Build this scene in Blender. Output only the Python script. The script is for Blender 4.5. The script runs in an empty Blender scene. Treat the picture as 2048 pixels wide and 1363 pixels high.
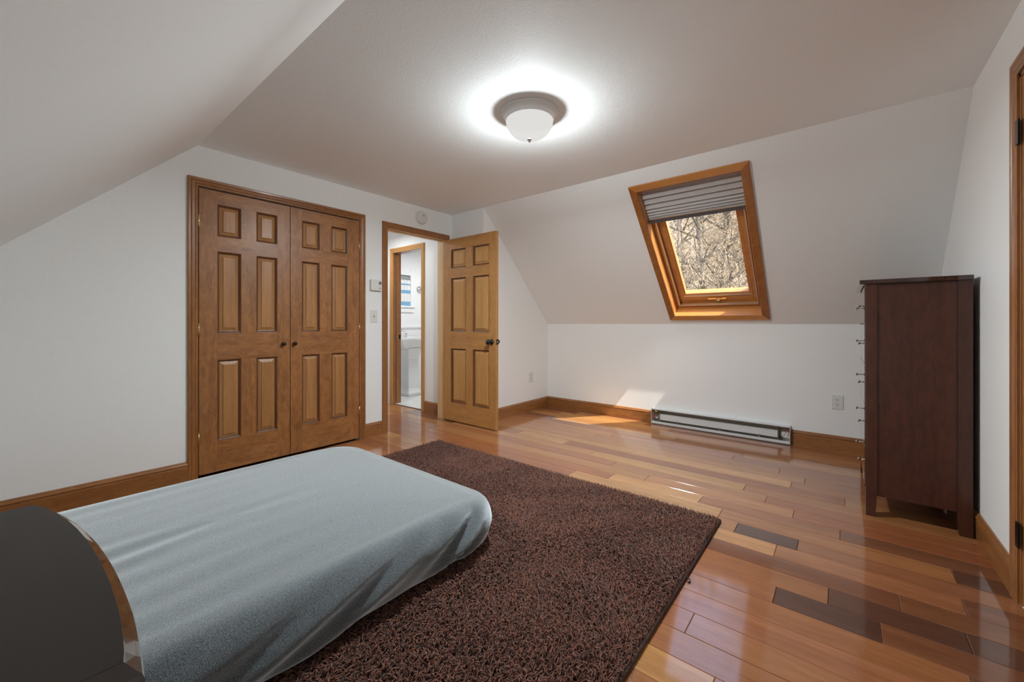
import bpy, bmesh, math, random
import numpy as np
from mathutils import Vector, Matrix

random.seed(7)
sc = bpy.context.scene
COL = sc.collection
PI = math.pi

# ------------------------------------------------------------------ camera
F_PX, Y_HOR, YAW, EYE = 808.57, 646.2, 0.6851, 1.07
cd = bpy.data.cameras.new('camera')
cd.sensor_width = 36.0
cd.lens = F_PX / 2048 * 36.0
cd.shift_y = -(681.5 - Y_HOR) / 2048
cd.clip_start = 0.02
cam = bpy.data.objects.new('camera', cd)
cam.location = (0, 0, EYE)
cam.rotation_euler = (PI / 2, 0, YAW)
COL.objects.link(cam)
sc.camera = cam

# ------------------------------------------------------------------ sky, sun, exposure
SUN_DIR = Vector((-0.66, 0.12, -1.0)).normalized()
world = bpy.data.worlds.new('sky')
sc.world = world
world.use_nodes = True
wn = world.node_tree
bg = wn.nodes['Background']
sky = wn.nodes.new('ShaderNodeTexSky')
sky.sky_type = 'NISHITA'
sky.sun_disc = False
sky.sun_elevation = math.asin(-SUN_DIR.z)
sky.sun_rotation = math.atan2(-SUN_DIR.x, -SUN_DIR.y)
sky.air_density = 1.0
sky.dust_density = 2.5
wn.links.new(sky.outputs['Color'], bg.inputs['Color'])
bg.inputs['Strength'].default_value = 0.95

sd = bpy.data.lights.new('sun', 'SUN')
sd.energy = 9.0
sd.angle = math.radians(0.55)
sd.color = (1.0, 0.95, 0.88)
sun = bpy.data.objects.new('sun', sd)
sun.rotation_euler = SUN_DIR.to_track_quat('-Z', 'Y').to_euler()
sun.location = (3, -1, 8)
COL.objects.link(sun)

LAMP_W = 150.0          # bedroom ceiling lamp
HALL_W = 7.0           # added fill light in the hall, out of view
BATH_W = 14.0           # added fill light in the bathroom, out of view

vs = sc.view_settings
vs.view_transform = 'Standard'
vs.look = 'None'
vs.gamma = 1.0
vs.exposure = 0.10
vs.use_curve_mapping = False
try:
    sc.cycles.use_denoising = True
    sc.cycles.max_bounces = 14
    sc.cycles.diffuse_bounces = 8
    sc.cycles.glossy_bounces = 5
    sc.cycles.transparent_max_bounces = 12
    sc.cycles.sample_clamp_indirect = 6.0
    sc.cycles.blur_glossy = 0.6
except Exception:
    pass

# ------------------------------------------------------------------ room dimensions
XC, XR, YK, X2, YE = -3.452, 0.528, 4.346, -2.957, 3.137
ZC, ZK, YLS = 2.30, 1.063, 0.79
KS = (ZC - ZK) / (YK - YE)        # slope of the far pitch
SL = 0.9715                       # slope of the near pitch
YF = YLS - (ZC - ZK) / SL         # near knee wall
XG = -5.30                        # outer gable beyond hall and bath
YB = 4.75                         # bathroom end wall


# ------------------------------------------------------------------ helpers: tagging
def tag(o, label=None, cat=None, group=None, kind=None):
    if label: o['label'] = label
    if cat: o['category'] = cat
    if group: o['group'] = group
    if kind: o['kind'] = kind
    return o


def empty(name, loc=(0, 0, 0), rz=0.0):
    o = bpy.data.objects.new(name, None)
    o.empty_display_size = 0.1
    o.location = loc
    o.rotation_euler = (0, 0, rz)
    COL.objects.link(o)
    return o


class MB:
    """collects shapes; build() links them as one mesh object"""
    def __init__(self):
        self.v, self.f, self.s = [], [], []

    def add(self, verts, faces, smooth=False):
        b = len(self.v)
        self.v.extend([tuple(p) for p in verts])
        for f in faces:
            self.f.append(tuple(i + b for i in f))
            self.s.append(smooth)
        return self

    def box(self, lo, hi, bev=0.0):
        lo, hi = [min(a, b) for a, b in zip(lo, hi)], [max(a, b) for a, b in zip(lo, hi)]
        if bev <= 0:
            x0, y0, z0 = lo; x1, y1, z1 = hi
            self.add([(x0, y0, z0), (x1, y0, z0), (x1, y1, z0), (x0, y1, z0), (x0, y0, z1), (x1, y0, z1), (x1, y1, z1), (x0, y1, z1)],
                     [(0, 3, 2, 1), (4, 5, 6, 7), (0, 1, 5, 4), (1, 2, 6, 5), (2, 3, 7, 6), (3, 0, 4, 7)])
            return self
        bm = bmesh.new()
        bmesh.ops.create_cube(bm, size=1.0)
        for vt in bm.verts:
            vt.co = Vector([l + (c + .5) * (h - l) for l, h, c in zip(lo, hi, vt.co)])
        bmesh.ops.bevel(bm, geom=list(bm.edges), offset=bev, segments=2, affect='EDGES', profile=0.6)
        self.from_bm(bm)
        return self

    def from_bm(self, bm, smooth=False):
        bm.verts.ensure_lookup_table()
        bm.verts.index_update()
        self.add([v.co[:] for v in bm.verts], [[v.index for v in f.verts] for f in bm.faces], smooth)
        bm.free()

    def prism(self, poly, a, b, smooth=False):
        """poly: list of 3D offsets; swept from point a to point b (lists of points per end)"""
        n = len(a)
        self.add(list(a) + list(b), [(i, (i + 1) % n, n + (i + 1) % n, n + i) for i in range(n)] +
                 [tuple(range(n))[::-1], tuple(range(n, 2 * n))], smooth)

    def lathe(self, prof, center=(0, 0, 0), seg=32, axis='z', smooth=True, closed=False):
        """prof: list of (r, h)"""
        vs_, fs = [], []
        n = len(prof)
        for k in range(seg):
            a = 2 * PI * k / seg
            for r, h in prof:
                x, y, z = r * math.cos(a), r * math.sin(a), h
                if axis == 'x': x, y, z = z, x, y
                elif axis == 'y': x, y, z = x, z, y
                vs_.append((center[0] + x, center[1] + y, center[2] + z))
        for k in range(seg):
            k2 = (k + 1) % seg
            for i in range(n - 1):
                fs.append((k * n + i, k2 * n + i, k2 * n + i + 1, k * n + i + 1))
        self.add(vs_, fs, smooth)
        return self

    def tube(self, pts, rad, seg=8, smooth=True):
        pts = [Vector(p) for p in pts]
        n = len(pts)
        rads = rad if isinstance(rad, (list, tuple)) else [rad] * n
        vs_, fs = [], []
        up = Vector((0, 0, 1))
        t0 = (pts[1] - pts[0]).normalized()
        if abs(t0.dot(up)) > .95: up = Vector((1, 0, 0))
        for i, p in enumerate(pts):
            t = (pts[min(i + 1, n - 1)] - pts[max(i - 1, 0)]).normalized()
            s = t.cross(up)
            if s.length < 1e-6: s = t.cross(Vector((0, 1, 0)))
            s.normalize()
            u = s.cross(t).normalized()
            up = u
            for k in range(seg):
                a = 2 * PI * k / seg
                vs_.append(p + (s * math.cos(a) + u * math.sin(a)) * rads[i])
        for i in range(n - 1):
            for k in range(seg):
                k2 = (k + 1) % seg
                fs.append((i * seg + k, i * seg + k2, (i + 1) * seg + k2, (i + 1) * seg + k))
        fs.append(tuple(range(seg))[::-1])
        fs.append(tuple((n - 1) * seg + k for k in range(seg)))
        self.add(vs_, fs, smooth)
        return self

    def build(self, name, mat, parent=None, loc=(0, 0, 0), color=None):
        me = bpy.data.meshes.new(name)
        me.from_pydata(self.v, [], self.f)
        me.polygons.foreach_set('use_smooth', self.s)
        bm = bmesh.new(); bm.from_mesh(me)
        bmesh.ops.recalc_face_normals(bm, faces=bm.faces)
        bm.to_mesh(me); bm.free()
        me.update()
        if mat: me.materials.append(mat)
        o = bpy.data.objects.new(name, me)
        o.location = loc
        if color: o.color = (*color, 1)
        COL.objects.link(o)
        if parent: o.parent = parent
        return o


def box_obj(name, lo, hi, mat, parent=None, bev=0.0, color=None):
    """a box whose object origin sits at its centre (object coordinates stay local)"""
    c = [(a + b) / 2 for a, b in zip(lo, hi)]
    return MB().box([a - m for a, m in zip(lo, c)], [b - m for b, m in zip(hi, c)], bev).build(name, mat, parent, c, color)


def link_copy(o, parent=None):
    c = o.copy()
    COL.objects.link(c)
    if parent: c.parent = parent
    return c


def slab(name, origin, u, v, n, U, V, holes, t, mat, kind='structure', label=None, cat=None):
    """a flat slab with rectangular holes: front face at the origin plane, thickness t behind (-n)"""
    origin, u, v, n = map(Vector, (origin, u, v, n))
    us = sorted(set([U[0], U[1]] + [h[i] for h in holes for i in (0, 1)]))
    vs_ = sorted(set([V[0], V[1]] + [h[i] for h in holes for i in (2, 3)]))
    us = [a for a in us if U[0] <= a <= U[1]]; vs_ = [a for a in vs_ if V[0] <= a <= V[1]]
    def solid(i, j):
        if i < 0 or j < 0 or i >= len(us) - 1 or j >= len(vs_) - 1: return False
        cu, cv = (us[i] + us[i + 1]) / 2, (vs_[j] + vs_[j + 1]) / 2
        return not any(h[0] < cu < h[1] and h[2] < cv < h[3] for h in holes)
    mb = MB()
    P = lambda a, b, d: origin + u * a + v * b - n * d
    for i in range(len(us) - 1):
        for j in range(len(vs_) - 1):
            if not solid(i, j): continue
            a0, a1, b0, b1 = us[i], us[i + 1], vs_[j], vs_[j + 1]
            mb.add([P(a0, b0, 0), P(a1, b0, 0), P(a1, b1, 0), P(a0, b1, 0)], [(0, 1, 2, 3)])
            mb.add([P(a0, b0, t), P(a1, b0, t), P(a1, b1, t), P(a0, b1, t)], [(3, 2, 1, 0)])
            for (di, dj, e0, e1) in ((-1, 0, (a0, b0), (a0, b1)), (1, 0, (a1, b0), (a1, b1)), (0, -1, (a0, b0), (a1, b0)), (0, 1, (a0, b1), (a1, b1))):
                if not solid(i + di, j + dj):
                    mb.add([P(*e0, 0), P(*e1, 0), P(*e1, t), P(*e0, t)], [(0, 1, 2, 3)])
    me_v = {}
    vv, ff = [], []
    for f in mb.f:           # weld
        q = []
        for i in f:
            k = tuple(round(c, 5) for c in mb.v[i])
            if k not in me_v:
                me_v[k] = len(vv); vv.append(k)
            q.append(me_v[k])
        ff.append(q)
    m2 = MB(); m2.add(vv, ff)
    o = m2.build(name, mat)
    return tag(o, label, cat, None, kind)


# ------------------------------------------------------------------ helpers: materials
def new_mat(name):
    m = bpy.data.materials.new(name)
    m.use_nodes = True
    nt = m.node_tree
    return m, nt, nt.nodes, nt.links, nt.nodes['Principled BSDF']


def plain(name, col, rough=0.5, metal=0.0, spec=0.5, bump=None, coat=0.0, emit=None, emit_s=0.0, sheen=0.0):
    m, nt, N, L, B = new_mat(name)
    B.inputs['Base Color'].default_value = (*col, 1)
    B.inputs['Roughness'].default_value = rough
    B.inputs['Metallic'].default_value = metal
    B.inputs['Specular IOR Level'].default_value = spec
    B.inputs['Coat Weight'].default_value = coat
    B.inputs['Sheen Weight'].default_value = sheen
    if emit:
        B.inputs['Emission Color'].default_value = (*emit, 1)
        B.inputs['Emission Strength'].default_value = emit_s
    tc = N.new('ShaderNodeTexCoord')
    nz = N.new('ShaderNodeTexNoise')
    nz.inputs['Scale'].default_value = bump[0] if bump else 40
    nz.inputs['Detail'].default_value = 3
    L.new(tc.outputs['Object'], nz.inputs['Vector'])
    hs = N.new('ShaderNodeMixRGB'); hs.blend_type = 'MULTIPLY'
    hs.inputs['Fac'].default_value = 0.06
    hs.inputs['Color1'].default_value = (*col, 1)
    L.new(nz.outputs['Fac'], hs.inputs['Color2'])
    L.new(hs.outputs['Color'], B.inputs['Base Color'])
    if bump:
        b = N.new('ShaderNodeBump')
        b.inputs['Strength'].default_value = bump[1]
        b.inputs['Distance'].default_value = bump[2]
        L.new(nz.outputs['Fac'], b.inputs['Height'])
        L.new(b.outputs['Normal'], B.inputs['Normal'])
    return m


def wood(name, light, dark, axis='z', rough=0.32, coat=0.25, coat_r=0.12, mottle=0.0, use_color=False, scale=1.0, bump=0.10, streak=0.55, spec=0.4):
    """grain runs along axis; a random shift per object keeps pieces different"""
    m, nt, N, L, B = new_mat(name)
    tc = N.new('ShaderNodeTexCoord')
    oi = N.new('ShaderNodeObjectInfo')
    mul = N.new('ShaderNodeVectorMath'); mul.operation = 'SCALE'
    mul.inputs[0].default_value = (37.0, 53.0, 71.0)
    L.new(oi.outputs['Random'], mul.inputs['Scale'])
    add = N.new('ShaderNodeVectorMath'); add.operation = 'ADD'
    L.new(tc.outputs['Object'], add.inputs[0]); L.new(mul.outputs[0], add.inputs[1])
    mp = N.new('ShaderNodeMapping')
    s = [1.0, 1.0, 1.0]; s['xyz'.index(axis)] = 0.07
    mp.inputs['Scale'].default_value = [c * scale for c in s]
    L.new(add.outputs[0], mp.inputs['Vector'])
    n1 = N.new('ShaderNodeTexNoise')          # broad figure
    n1.inputs['Scale'].default_value = 18; n1.inputs['Detail'].default_value = 4; n1.inputs['Distortion'].default_value = 0.8
    n2 = N.new('ShaderNodeTexNoise')          # fine pores
    n2.inputs['Scale'].default_value = 130; n2.inputs['Detail'].default_value = 3; n2.inputs['Roughness'].default_value = 0.6
    L.new(mp.outputs[0], n1.inputs['Vector']); L.new(mp.outputs[0], n2.inputs['Vector'])
    r1 = N.new('ShaderNodeMapRange'); r1.inputs['From Min'].default_value = 0.33; r1.inputs['From Max'].default_value = 0.67
    L.new(n1.outputs['Fac'], r1.inputs['Value'])
    r2 = N.new('ShaderNodeMapRange'); r2.inputs['From Min'].default_value = 0.3; r2.inputs['From Max'].default_value = 0.7
    L.new(n2.outputs['Fac'], r2.inputs['Value'])
    mx = N.new('ShaderNodeMath'); mx.operation = 'MULTIPLY_ADD'
    L.new(r1.outputs[0], mx.inputs[0]); mx.inputs[1].default_value = streak
    sc2 = N.new('ShaderNodeMath'); sc2.operation = 'MULTIPLY'; sc2.inputs[1].default_value = 1 - streak
    L.new(r2.outputs[0], sc2.inputs[0]); L.new(sc2.outputs[0], mx.inputs[2])
    fac = mx.outputs[0]
    if mottle > 0:
        mp3 = N.new('ShaderNodeMapping'); s3 = [1.0, 1.0, 1.0]; s3['xyz'.index(axis)] = 0.45
        mp3.inputs['Scale'].default_value = s3
        L.new(add.outputs[0], mp3.inputs['Vector'])
        n3 = N.new('ShaderNodeTexNoise'); n3.inputs['Scale'].default_value = 26; n3.inputs['Detail'].default_value = 5; n3.inputs['Distortion'].default_value = 1.2
        L.new(mp3.outputs[0], n3.inputs['Vector'])
        r3 = N.new('ShaderNodeMapRange'); r3.inputs['From Min'].default_value = 0.36; r3.inputs['From Max'].default_value = 0.64
        L.new(n3.outputs['Fac'], r3.inputs['Value'])
        mm = N.new('ShaderNodeMix'); mm.data_type = 'FLOAT'; mm.inputs[0].default_value = mottle
        L.new(fac, mm.inputs[2]); L.new(r3.outputs[0], mm.inputs[3])
        fac = mm.outputs[0]
    ramp = N.new('ShaderNodeMixRGB')
    ramp.inputs['Color1'].default_value = (*dark, 1); ramp.inputs['Color2'].default_value = (*light, 1)
    L.new(fac, ramp.inputs['Fac'])
    out = ramp.outputs['Color']
    if use_color:
        m2 = N.new('ShaderNodeMixRGB'); m2.blend_type = 'MULTIPLY'; m2.inputs['Fac'].default_value = 1
        L.new(out, m2.inputs['Color1']); L.new(oi.outputs['Color'], m2.inputs['Color2'])
        out = m2.outputs['Color']
    L.new(out, B.inputs['Base Color'])
    B.inputs['Roughness'].default_value = rough
    B.inputs['Specular IOR Level'].default_value = spec
    B.inputs['Coat Weight'].default_value = coat
    B.inputs['Coat Roughness'].default_value = coat_r
    B.inputs['Coat IOR'].default_value = 1.65 if use_color else 1.5
    bp = N.new('ShaderNodeBump'); bp.inputs['Strength'].default_value = bump; bp.inputs['Distance'].default_value = 0.002
    L.new(n2.outputs['Fac'], bp.inputs['Height']); L.new(bp.outputs[0], B.inputs['Normal'])
    return m


M = {}
M['wall'] = plain('wall_paint', (0.868, 0.878, 0.872), 0.62, spec=0.25, bump=(90, 0.04, 0.002))
M['white'] = plain('bath_paint', (0.83, 0.82, 0.81), 0.55, spec=0.3, bump=(90, 0.03, 0.002))
# the ceiling has a brushed, swirled plaster texture
m, nt, N, L, B = new_mat('ceiling_plaster')
tc = N.new('ShaderNodeTexCoord'); n1 = N.new('ShaderNodeTexNoise'); n1.inputs['Scale'].default_value = 34; n1.inputs['Detail'].default_value = 6; n1.inputs['Distortion'].default_value = 3.5
L.new(tc.outputs['Object'], n1.inputs['Vector'])
B.inputs['Base Color'].default_value = (0.915, 0.95, 0.96, 1); B.inputs['Roughness'].default_value = 0.65; B.inputs['Specular IOR Level'].default_value = 0.2
bp = N.new('ShaderNodeBump'); bp.inputs['Strength'].default_value = 0.22; bp.inputs['Distance'].default_value = 0.004
L.new(n1.outputs['Fac'], bp.inputs['Height']); L.new(bp.outputs[0], B.inputs['Normal'])
M['ceiling'] = m

DL, DD = (0.430, 0.183, 0.058), (0.185, 0.070, 0.021)
for ax in 'xyz':
    M['door_' + ax] = wood('stained_door_wood_' + ax, DL, DD, ax, mottle=0.36, coat=0.08, rough=.42, coat_r=.25)
    M['panel_' + ax] = wood('stained_panel_wood_' + ax, (0.47, 0.225, 0.078), (0.285, 0.122, 0.038), ax, mottle=0.1, coat=0.08, rough=.42, coat_r=.25)
    M['honey_' + ax] = wood('honey_door_wood_' + ax, (0.56, 0.285, 0.090), (0.34, 0.150, 0.042), ax, mottle=0.3, coat=0.08, rough=.42, coat_r=.25)
    M['honeyp_' + ax] = wood('honey_panel_wood_' + ax, (0.60, 0.325, 0.110), (0.43, 0.210, 0.062), ax, mottle=0.1, coat=0.08, rough=.42, coat_r=.25)
    M['trim_' + ax] = wood('trim_wood_' + ax, (0.375, 0.155, 0.046), (0.195, 0.072, 0.021), ax, mottle=0.3, coat=0.3)
    M['jamb_' + ax] = wood('lit_jamb_wood_' + ax, (0.72, 0.50, 0.27), (0.60, 0.38, 0.17), ax, coat=0.2)  # paler tone carries the hall light that falls on the jamb
    M['dark_' + ax] = wood('espresso_veneer_' + ax, (0.098, 0.030, 0.016), (0.034, 0.0115, 0.007), ax, rough=0.34, mottle=0.35, coat=0.25, coat_r=0.2, bump=0.03, scale=0.35)
    M['gloss_' + ax] = wood('espresso_lacquer_' + ax, (0.050, 0.018, 0.011), (0.022, 0.009, 0.006), ax, rough=0.12, coat=1.0, coat_r=0.03, bump=0.0, scale=0.7)
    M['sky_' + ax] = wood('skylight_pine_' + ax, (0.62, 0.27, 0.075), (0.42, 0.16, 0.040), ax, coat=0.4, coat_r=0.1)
M['plank'] = wood('floor_plank', (1.08, 1.08, 1.08), (0.60, 0.52, 0.48), 'x', rough=0.35, coat=1.0, coat_r=0.075, use_color=True, mottle=0.15, bump=0.03, scale=0.8, spec=0.2)
M['subfloor'] = plain('plank_joint', (0.05, 0.028, 0.016), 0.8)
M['black'] = plain('black_metal', (0.012, 0.012, 0.014), 0.25, metal=0.6)
M['knob'] = plain('oil_rubbed_knob', (0.015, 0.014, 0.016), 0.18, metal=0.5, coat=0.5)
M['chrome'] = plain('polished_steel', (0.72, 0.72, 0.72), 0.14, metal=1.0)
M['brass'] = plain('brass', (0.78, 0.60, 0.28), 0.25, metal=1.0)
M['plastic'] = plain('white_plastic', (0.74, 0.735, 0.71), 0.38)
M['slot'] = plain('dark_slot', (0.03, 0.03, 0.03), 0.6)
M['lcd'] = plain('grey_display', (0.13, 0.14, 0.135), 0.2)
M['enamel'] = plain('white_enamel', (0.70, 0.72, 0.725), 0.35)
M['heater_in'] = plain('heater_inside', (0.30, 0.275, 0.23), 0.6)
M['porcelain'] = plain('porcelain', (0.80, 0.79, 0.78), 0.12, coat=0.6)
M['tile'] = plain('bath_tile', (0.72, 0.715, 0.70), 0.18)
M['lampwhite'] = plain('lamp_ring_paint', (0.80, 0.79, 0.77), 0.4)
M['socket'] = plain('lit_reflector', (0.0, 0.0, 0.0), 1.0, spec=0.0, emit=(1.0, 0.99, 0.96), emit_s=0.62)
# opal glass: most of the lamp's light passes, the rest makes the glass glow
m, nt, N, L, B = new_mat('opal_glass')
N.remove(B)
tr = N.new('ShaderNodeBsdfTransparent'); em = N.new('ShaderNodeEmission'); mx = N.new('ShaderNodeMixShader')
em.inputs['Color'].default_value = (1.0, 0.99, 0.96, 1); em.inputs['Strength'].default_value = 0.70; mx.inputs[0].default_value = 0.84
L.new(tr.outputs[0], mx.inputs[1]); L.new(em.outputs[0], mx.inputs[2]); L.new(mx.outputs[0], N['Material Output'].inputs['Surface'])
M['dome'] = m


def slat_glass(name):
    m, nt, N, L, B = new_mat(name)
    N.remove(B)
    out = N['Material Output']
    tr = N.new('ShaderNodeBsdfTransparent'); tr.inputs['Color'].default_value = (0.97, 0.98, 0.97, 1)
    gl = N.new('ShaderNodeBsdfGlossy'); gl.inputs['Roughness'].default_value = 0.02
    lw = N.new('ShaderNodeLayerWeight'); lw.inputs['Blend'].default_value = 0.5
    pw = N.new('ShaderNodeMath'); pw.operation = 'POWER'; pw.inputs[1].default_value = 5.0
    L.new(lw.outputs['Facing'], pw.inputs[0])
    fr = N.new('ShaderNodeMath'); fr.operation = 'MULTIPLY_ADD'; fr.inputs[1].default_value = 0.55; fr.inputs[2].default_value = 0.03
    L.new(pw.outputs[0], fr.inputs[0])
    mx = N.new('ShaderNodeMixShader')
    L.new(fr.outputs[0], mx.inputs[0]); L.new(tr.outputs[0], mx.inputs[1]); L.new(gl.outputs[0], mx.inputs[2])
    L.new(mx.outputs[0], out.inputs['Surface'])
    return m
M['glass'] = slat_glass('window_glass')

# ------------------------------------------------------------------ room shell
hin = lambda y: ZC - KS * (y - YE)
NS = Vector((0, -KS, -1)).normalized()          # inward normal of the far pitch
DS = Vector((0, 1, -KS)).normalized()           # down the far pitch
LS = math.hypot(YK - YE, ZC - ZK)
s_of_y = lambda y: (y - YE) * math.hypot(1, KS)
SKX0, SKX1 = -1.325, -0.562                     # skylight reveal
SKS0, SKS1 = s_of_y(3.268), s_of_y(4.256)

# wall openings
CL0, CL1, CLZ = 0.790, 1.994, 2.020             # closet opening in y, head height
EN0, EN1, ENZ = 2.278, 3.045, 2.015             # entry opening
BD0, BD1, BDZ = -4.595, -3.981, 2.005           # bath door opening in x

floor = slab('floor', (0, 0, -0.012), (1, 0, 0), (0, 1, 0), (0, 0, 1), (XG, XR + .1), (YF - .1, YK + .1), [], 0.1, M['subfloor'],
             label='glossy red-brown hardwood plank floor of the attic bedroom', cat='floor')
wl = slab('wall_left', (XC, 0, 0), (0, 1, 0), (0, 0, 1), (1, 0, 0), (YF - .1, YE + .02), (-.02, ZC + .03),
     [(CL0, CL1, -1, CLZ), (EN0, EN1, -1, ENZ)], 0.115, M['wall'], label='grey-white gable wall holding the closet doors and the entry door', cat='wall')
slab('wall_right', (XR, 0, 0), (0, 1, 0), (0, 0, 1), (-1, 0, 0), (YF - .1, YK + .1), (-.02, ZC + .03), [(1.62, 2.42, -1, 2.02)], 0.12, M['wall'],
     label='grey-white wall behind the tall dresser', cat='wall')
slab('wall_back', (0, YK, 0), (1, 0, 0), (0, 0, 1), (0, -1, 0), (X2 - .02, XR + .02), (-.02, ZK + .02), [], 0.10, M['wall'],
     label='low knee wall below the skylight carrying the baseboard heater', cat='wall')
slab('wall_front', (0, YF, 0), (1, 0, 0), (0, 0, 1), (0, 1, 0), (XG, XR + .02), (-.02, ZK + .02), [], 0.10, M['wall'],
     label='low knee wall behind the head of the bed', cat='wall')
slab('wall_inner', (0, YE, 0), (1, 0, 0), (0, 0, 1), (0, -1, 0), (XG, X2 - .10), (-.02, ZC + .03), [(BD0, BD1, -1, BDZ)], 0.115, M['wall'],
     label='wall beyond the open door with the bathroom doorway in it', cat='wall')
slab('wall_side', (X2, 0, 0), (0, 1, 0), (0, 0, 1), (1, 0, 0), (YE, YB + .02), (-.02, ZC + .03), [], 0.10, M['wall'],
     label='grey-white side wall between the open door and the knee wall', cat='wall')
slab('ceiling', (0, 0, ZC), (1, 0, 0), (0, 1, 0), (0, 0, -1), (XG - .1, XR + .1), (YLS - .04, YE + .04), [], 0.08, M['ceiling'],
     label='flat textured plaster ceiling with the dome light', cat='ceiling')
slab('ceiling_slope_back', (0, YE, ZC), (1, 0, 0), DS, NS, (X2 - .005, XR + .05), (-.02, LS + .08),
     [(SKX0 - .0165, SKX1 + .0165, SKS0 - .0165, SKS1 + .0165)], 0.06, M['wall'], label='sloped ceiling with the wood-trimmed skylight', cat='ceiling')
nsf = Vector((0, SL, -1)).normalized(); dsf = Vector((0, -1, -SL)).normalized()
slab('ceiling_slope_front', (0, YLS, ZC), (1, 0, 0), dsf, nsf, (XG - .1, XR + .05), (-.02, math.hypot(YLS - YF, ZC - ZK) + .08), [], 0.06, M['wall'],
     label='sloped ceiling above the bed beside the closet', cat='ceiling')
# hall, closet and bathroom shells
slab('wall_gable', (XG, 0, 0), (0, 1, 0), (0, 0, 1), (1, 0, 0), (YF - .1, YB + .1), (-.02, ZC + .03), [(3.42, 3.935, 1.335, 1.825)], 0.12, M['white'],
     label='white bathroom end wall with the small curtained window', cat='wall')
slab('wall_hall', (0, 2.15, 0), (1, 0, 0), (0, 0, 1), (0, 1, 0), (XG, XC - .115), (-.02, ZC + .03), [], 0.09, M['white'], label='white hallway wall hidden past the entry door', cat='wall')
slab('wall_closet', (-4.10, 0, 0), (0, 1, 0), (0, 0, 1), (1, 0, 0), (0.5, 2.08), (-.02, ZC + .03), [], 0.05, M['white'], label='closet back wall behind the double doors', cat='wall')
slab('wall_bath', (0, YB, 0), (1, 0, 0), (0, 0, 1), (0, -1, 0), (XG - .1, X2 + .02), (-.02, ZC + .03), [], 0.10, M['white'], label='white bathroom side wall hidden past the doorway', cat='wall')
slab('ceiling_bath', (0, 0, ZC), (1, 0, 0), (0, 1, 0), (0, 0, -1), (XG - .1, X2 - .02), (YE + .05, YB + .1), [], 0.08, M['white'], label='white bathroom ceiling', cat='ceiling')
slab('roof_ridge', (0, 0, ZC + .09), (1, 0, 0), (0, 1, 0), (0, 0, -1), (XG - .3, XR + .3), (0.3, 3.2), [], 0.03, M['subfloor'], label='roof deck above the flat ceiling', cat='roof')
bf = slab('floor_bath', (0, 0, 0.006), (1, 0, 0), (0, 1, 0), (0, 0, 1), (XG, X2 - .1), (YE + .02, YB), [], 0.1, M['subfloor'], label='pale tiled bathroom floor past the doorway', cat='floor')
tl = MB().box((-.148, -.148, -.004), (.148, .148, .004), 0.0015)
t0 = tl.build('tile', M['tile'], bf, (XG + .15, YE + .17, .008))
for i in range(8):
    for j in range(6):
        if (i, j) == (0, 0): continue
        c = link_copy(t0, bf); c.location = (XG + .15 + i * .30, YE + .17 + j * .30, .008)
        if c.location.x > X2 - .25: c.location.x = X2 - .25 + random.random() * .001

# ------------------------------------------------------------------ floor planks (each one a child of the floor)
PW, P0 = 0.1237, 1.584
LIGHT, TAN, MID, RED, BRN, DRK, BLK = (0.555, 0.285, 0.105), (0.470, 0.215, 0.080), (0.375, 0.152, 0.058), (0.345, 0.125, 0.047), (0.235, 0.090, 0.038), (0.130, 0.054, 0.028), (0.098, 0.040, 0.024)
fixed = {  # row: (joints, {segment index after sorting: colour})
    21: ([-2.45, -1.62], {1: LIGHT}), 20: ([-2.62, -1.35], {1: LIGHT}), 19: ([-2.50, -1.72], {1: LIGHT}), 18: ([-2.55, -1.2], {1: LIGHT}),  # light planks put extra sun patch brightness into the floor colour
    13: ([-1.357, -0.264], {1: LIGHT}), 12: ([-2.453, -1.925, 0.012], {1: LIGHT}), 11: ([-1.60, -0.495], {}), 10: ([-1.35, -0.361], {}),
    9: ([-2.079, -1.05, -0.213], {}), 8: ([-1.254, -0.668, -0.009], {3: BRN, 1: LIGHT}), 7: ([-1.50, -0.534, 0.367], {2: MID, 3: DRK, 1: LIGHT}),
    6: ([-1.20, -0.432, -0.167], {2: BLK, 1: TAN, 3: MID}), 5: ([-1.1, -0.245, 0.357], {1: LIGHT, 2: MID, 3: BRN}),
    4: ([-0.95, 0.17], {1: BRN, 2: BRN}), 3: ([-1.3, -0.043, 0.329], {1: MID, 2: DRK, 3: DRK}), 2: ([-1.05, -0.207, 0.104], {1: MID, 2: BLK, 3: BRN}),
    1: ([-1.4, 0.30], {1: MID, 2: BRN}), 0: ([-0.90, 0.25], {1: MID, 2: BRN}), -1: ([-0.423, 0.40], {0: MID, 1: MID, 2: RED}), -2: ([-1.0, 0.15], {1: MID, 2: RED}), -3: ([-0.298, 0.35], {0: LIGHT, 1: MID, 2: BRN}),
}
rng = random.Random(21)
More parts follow.
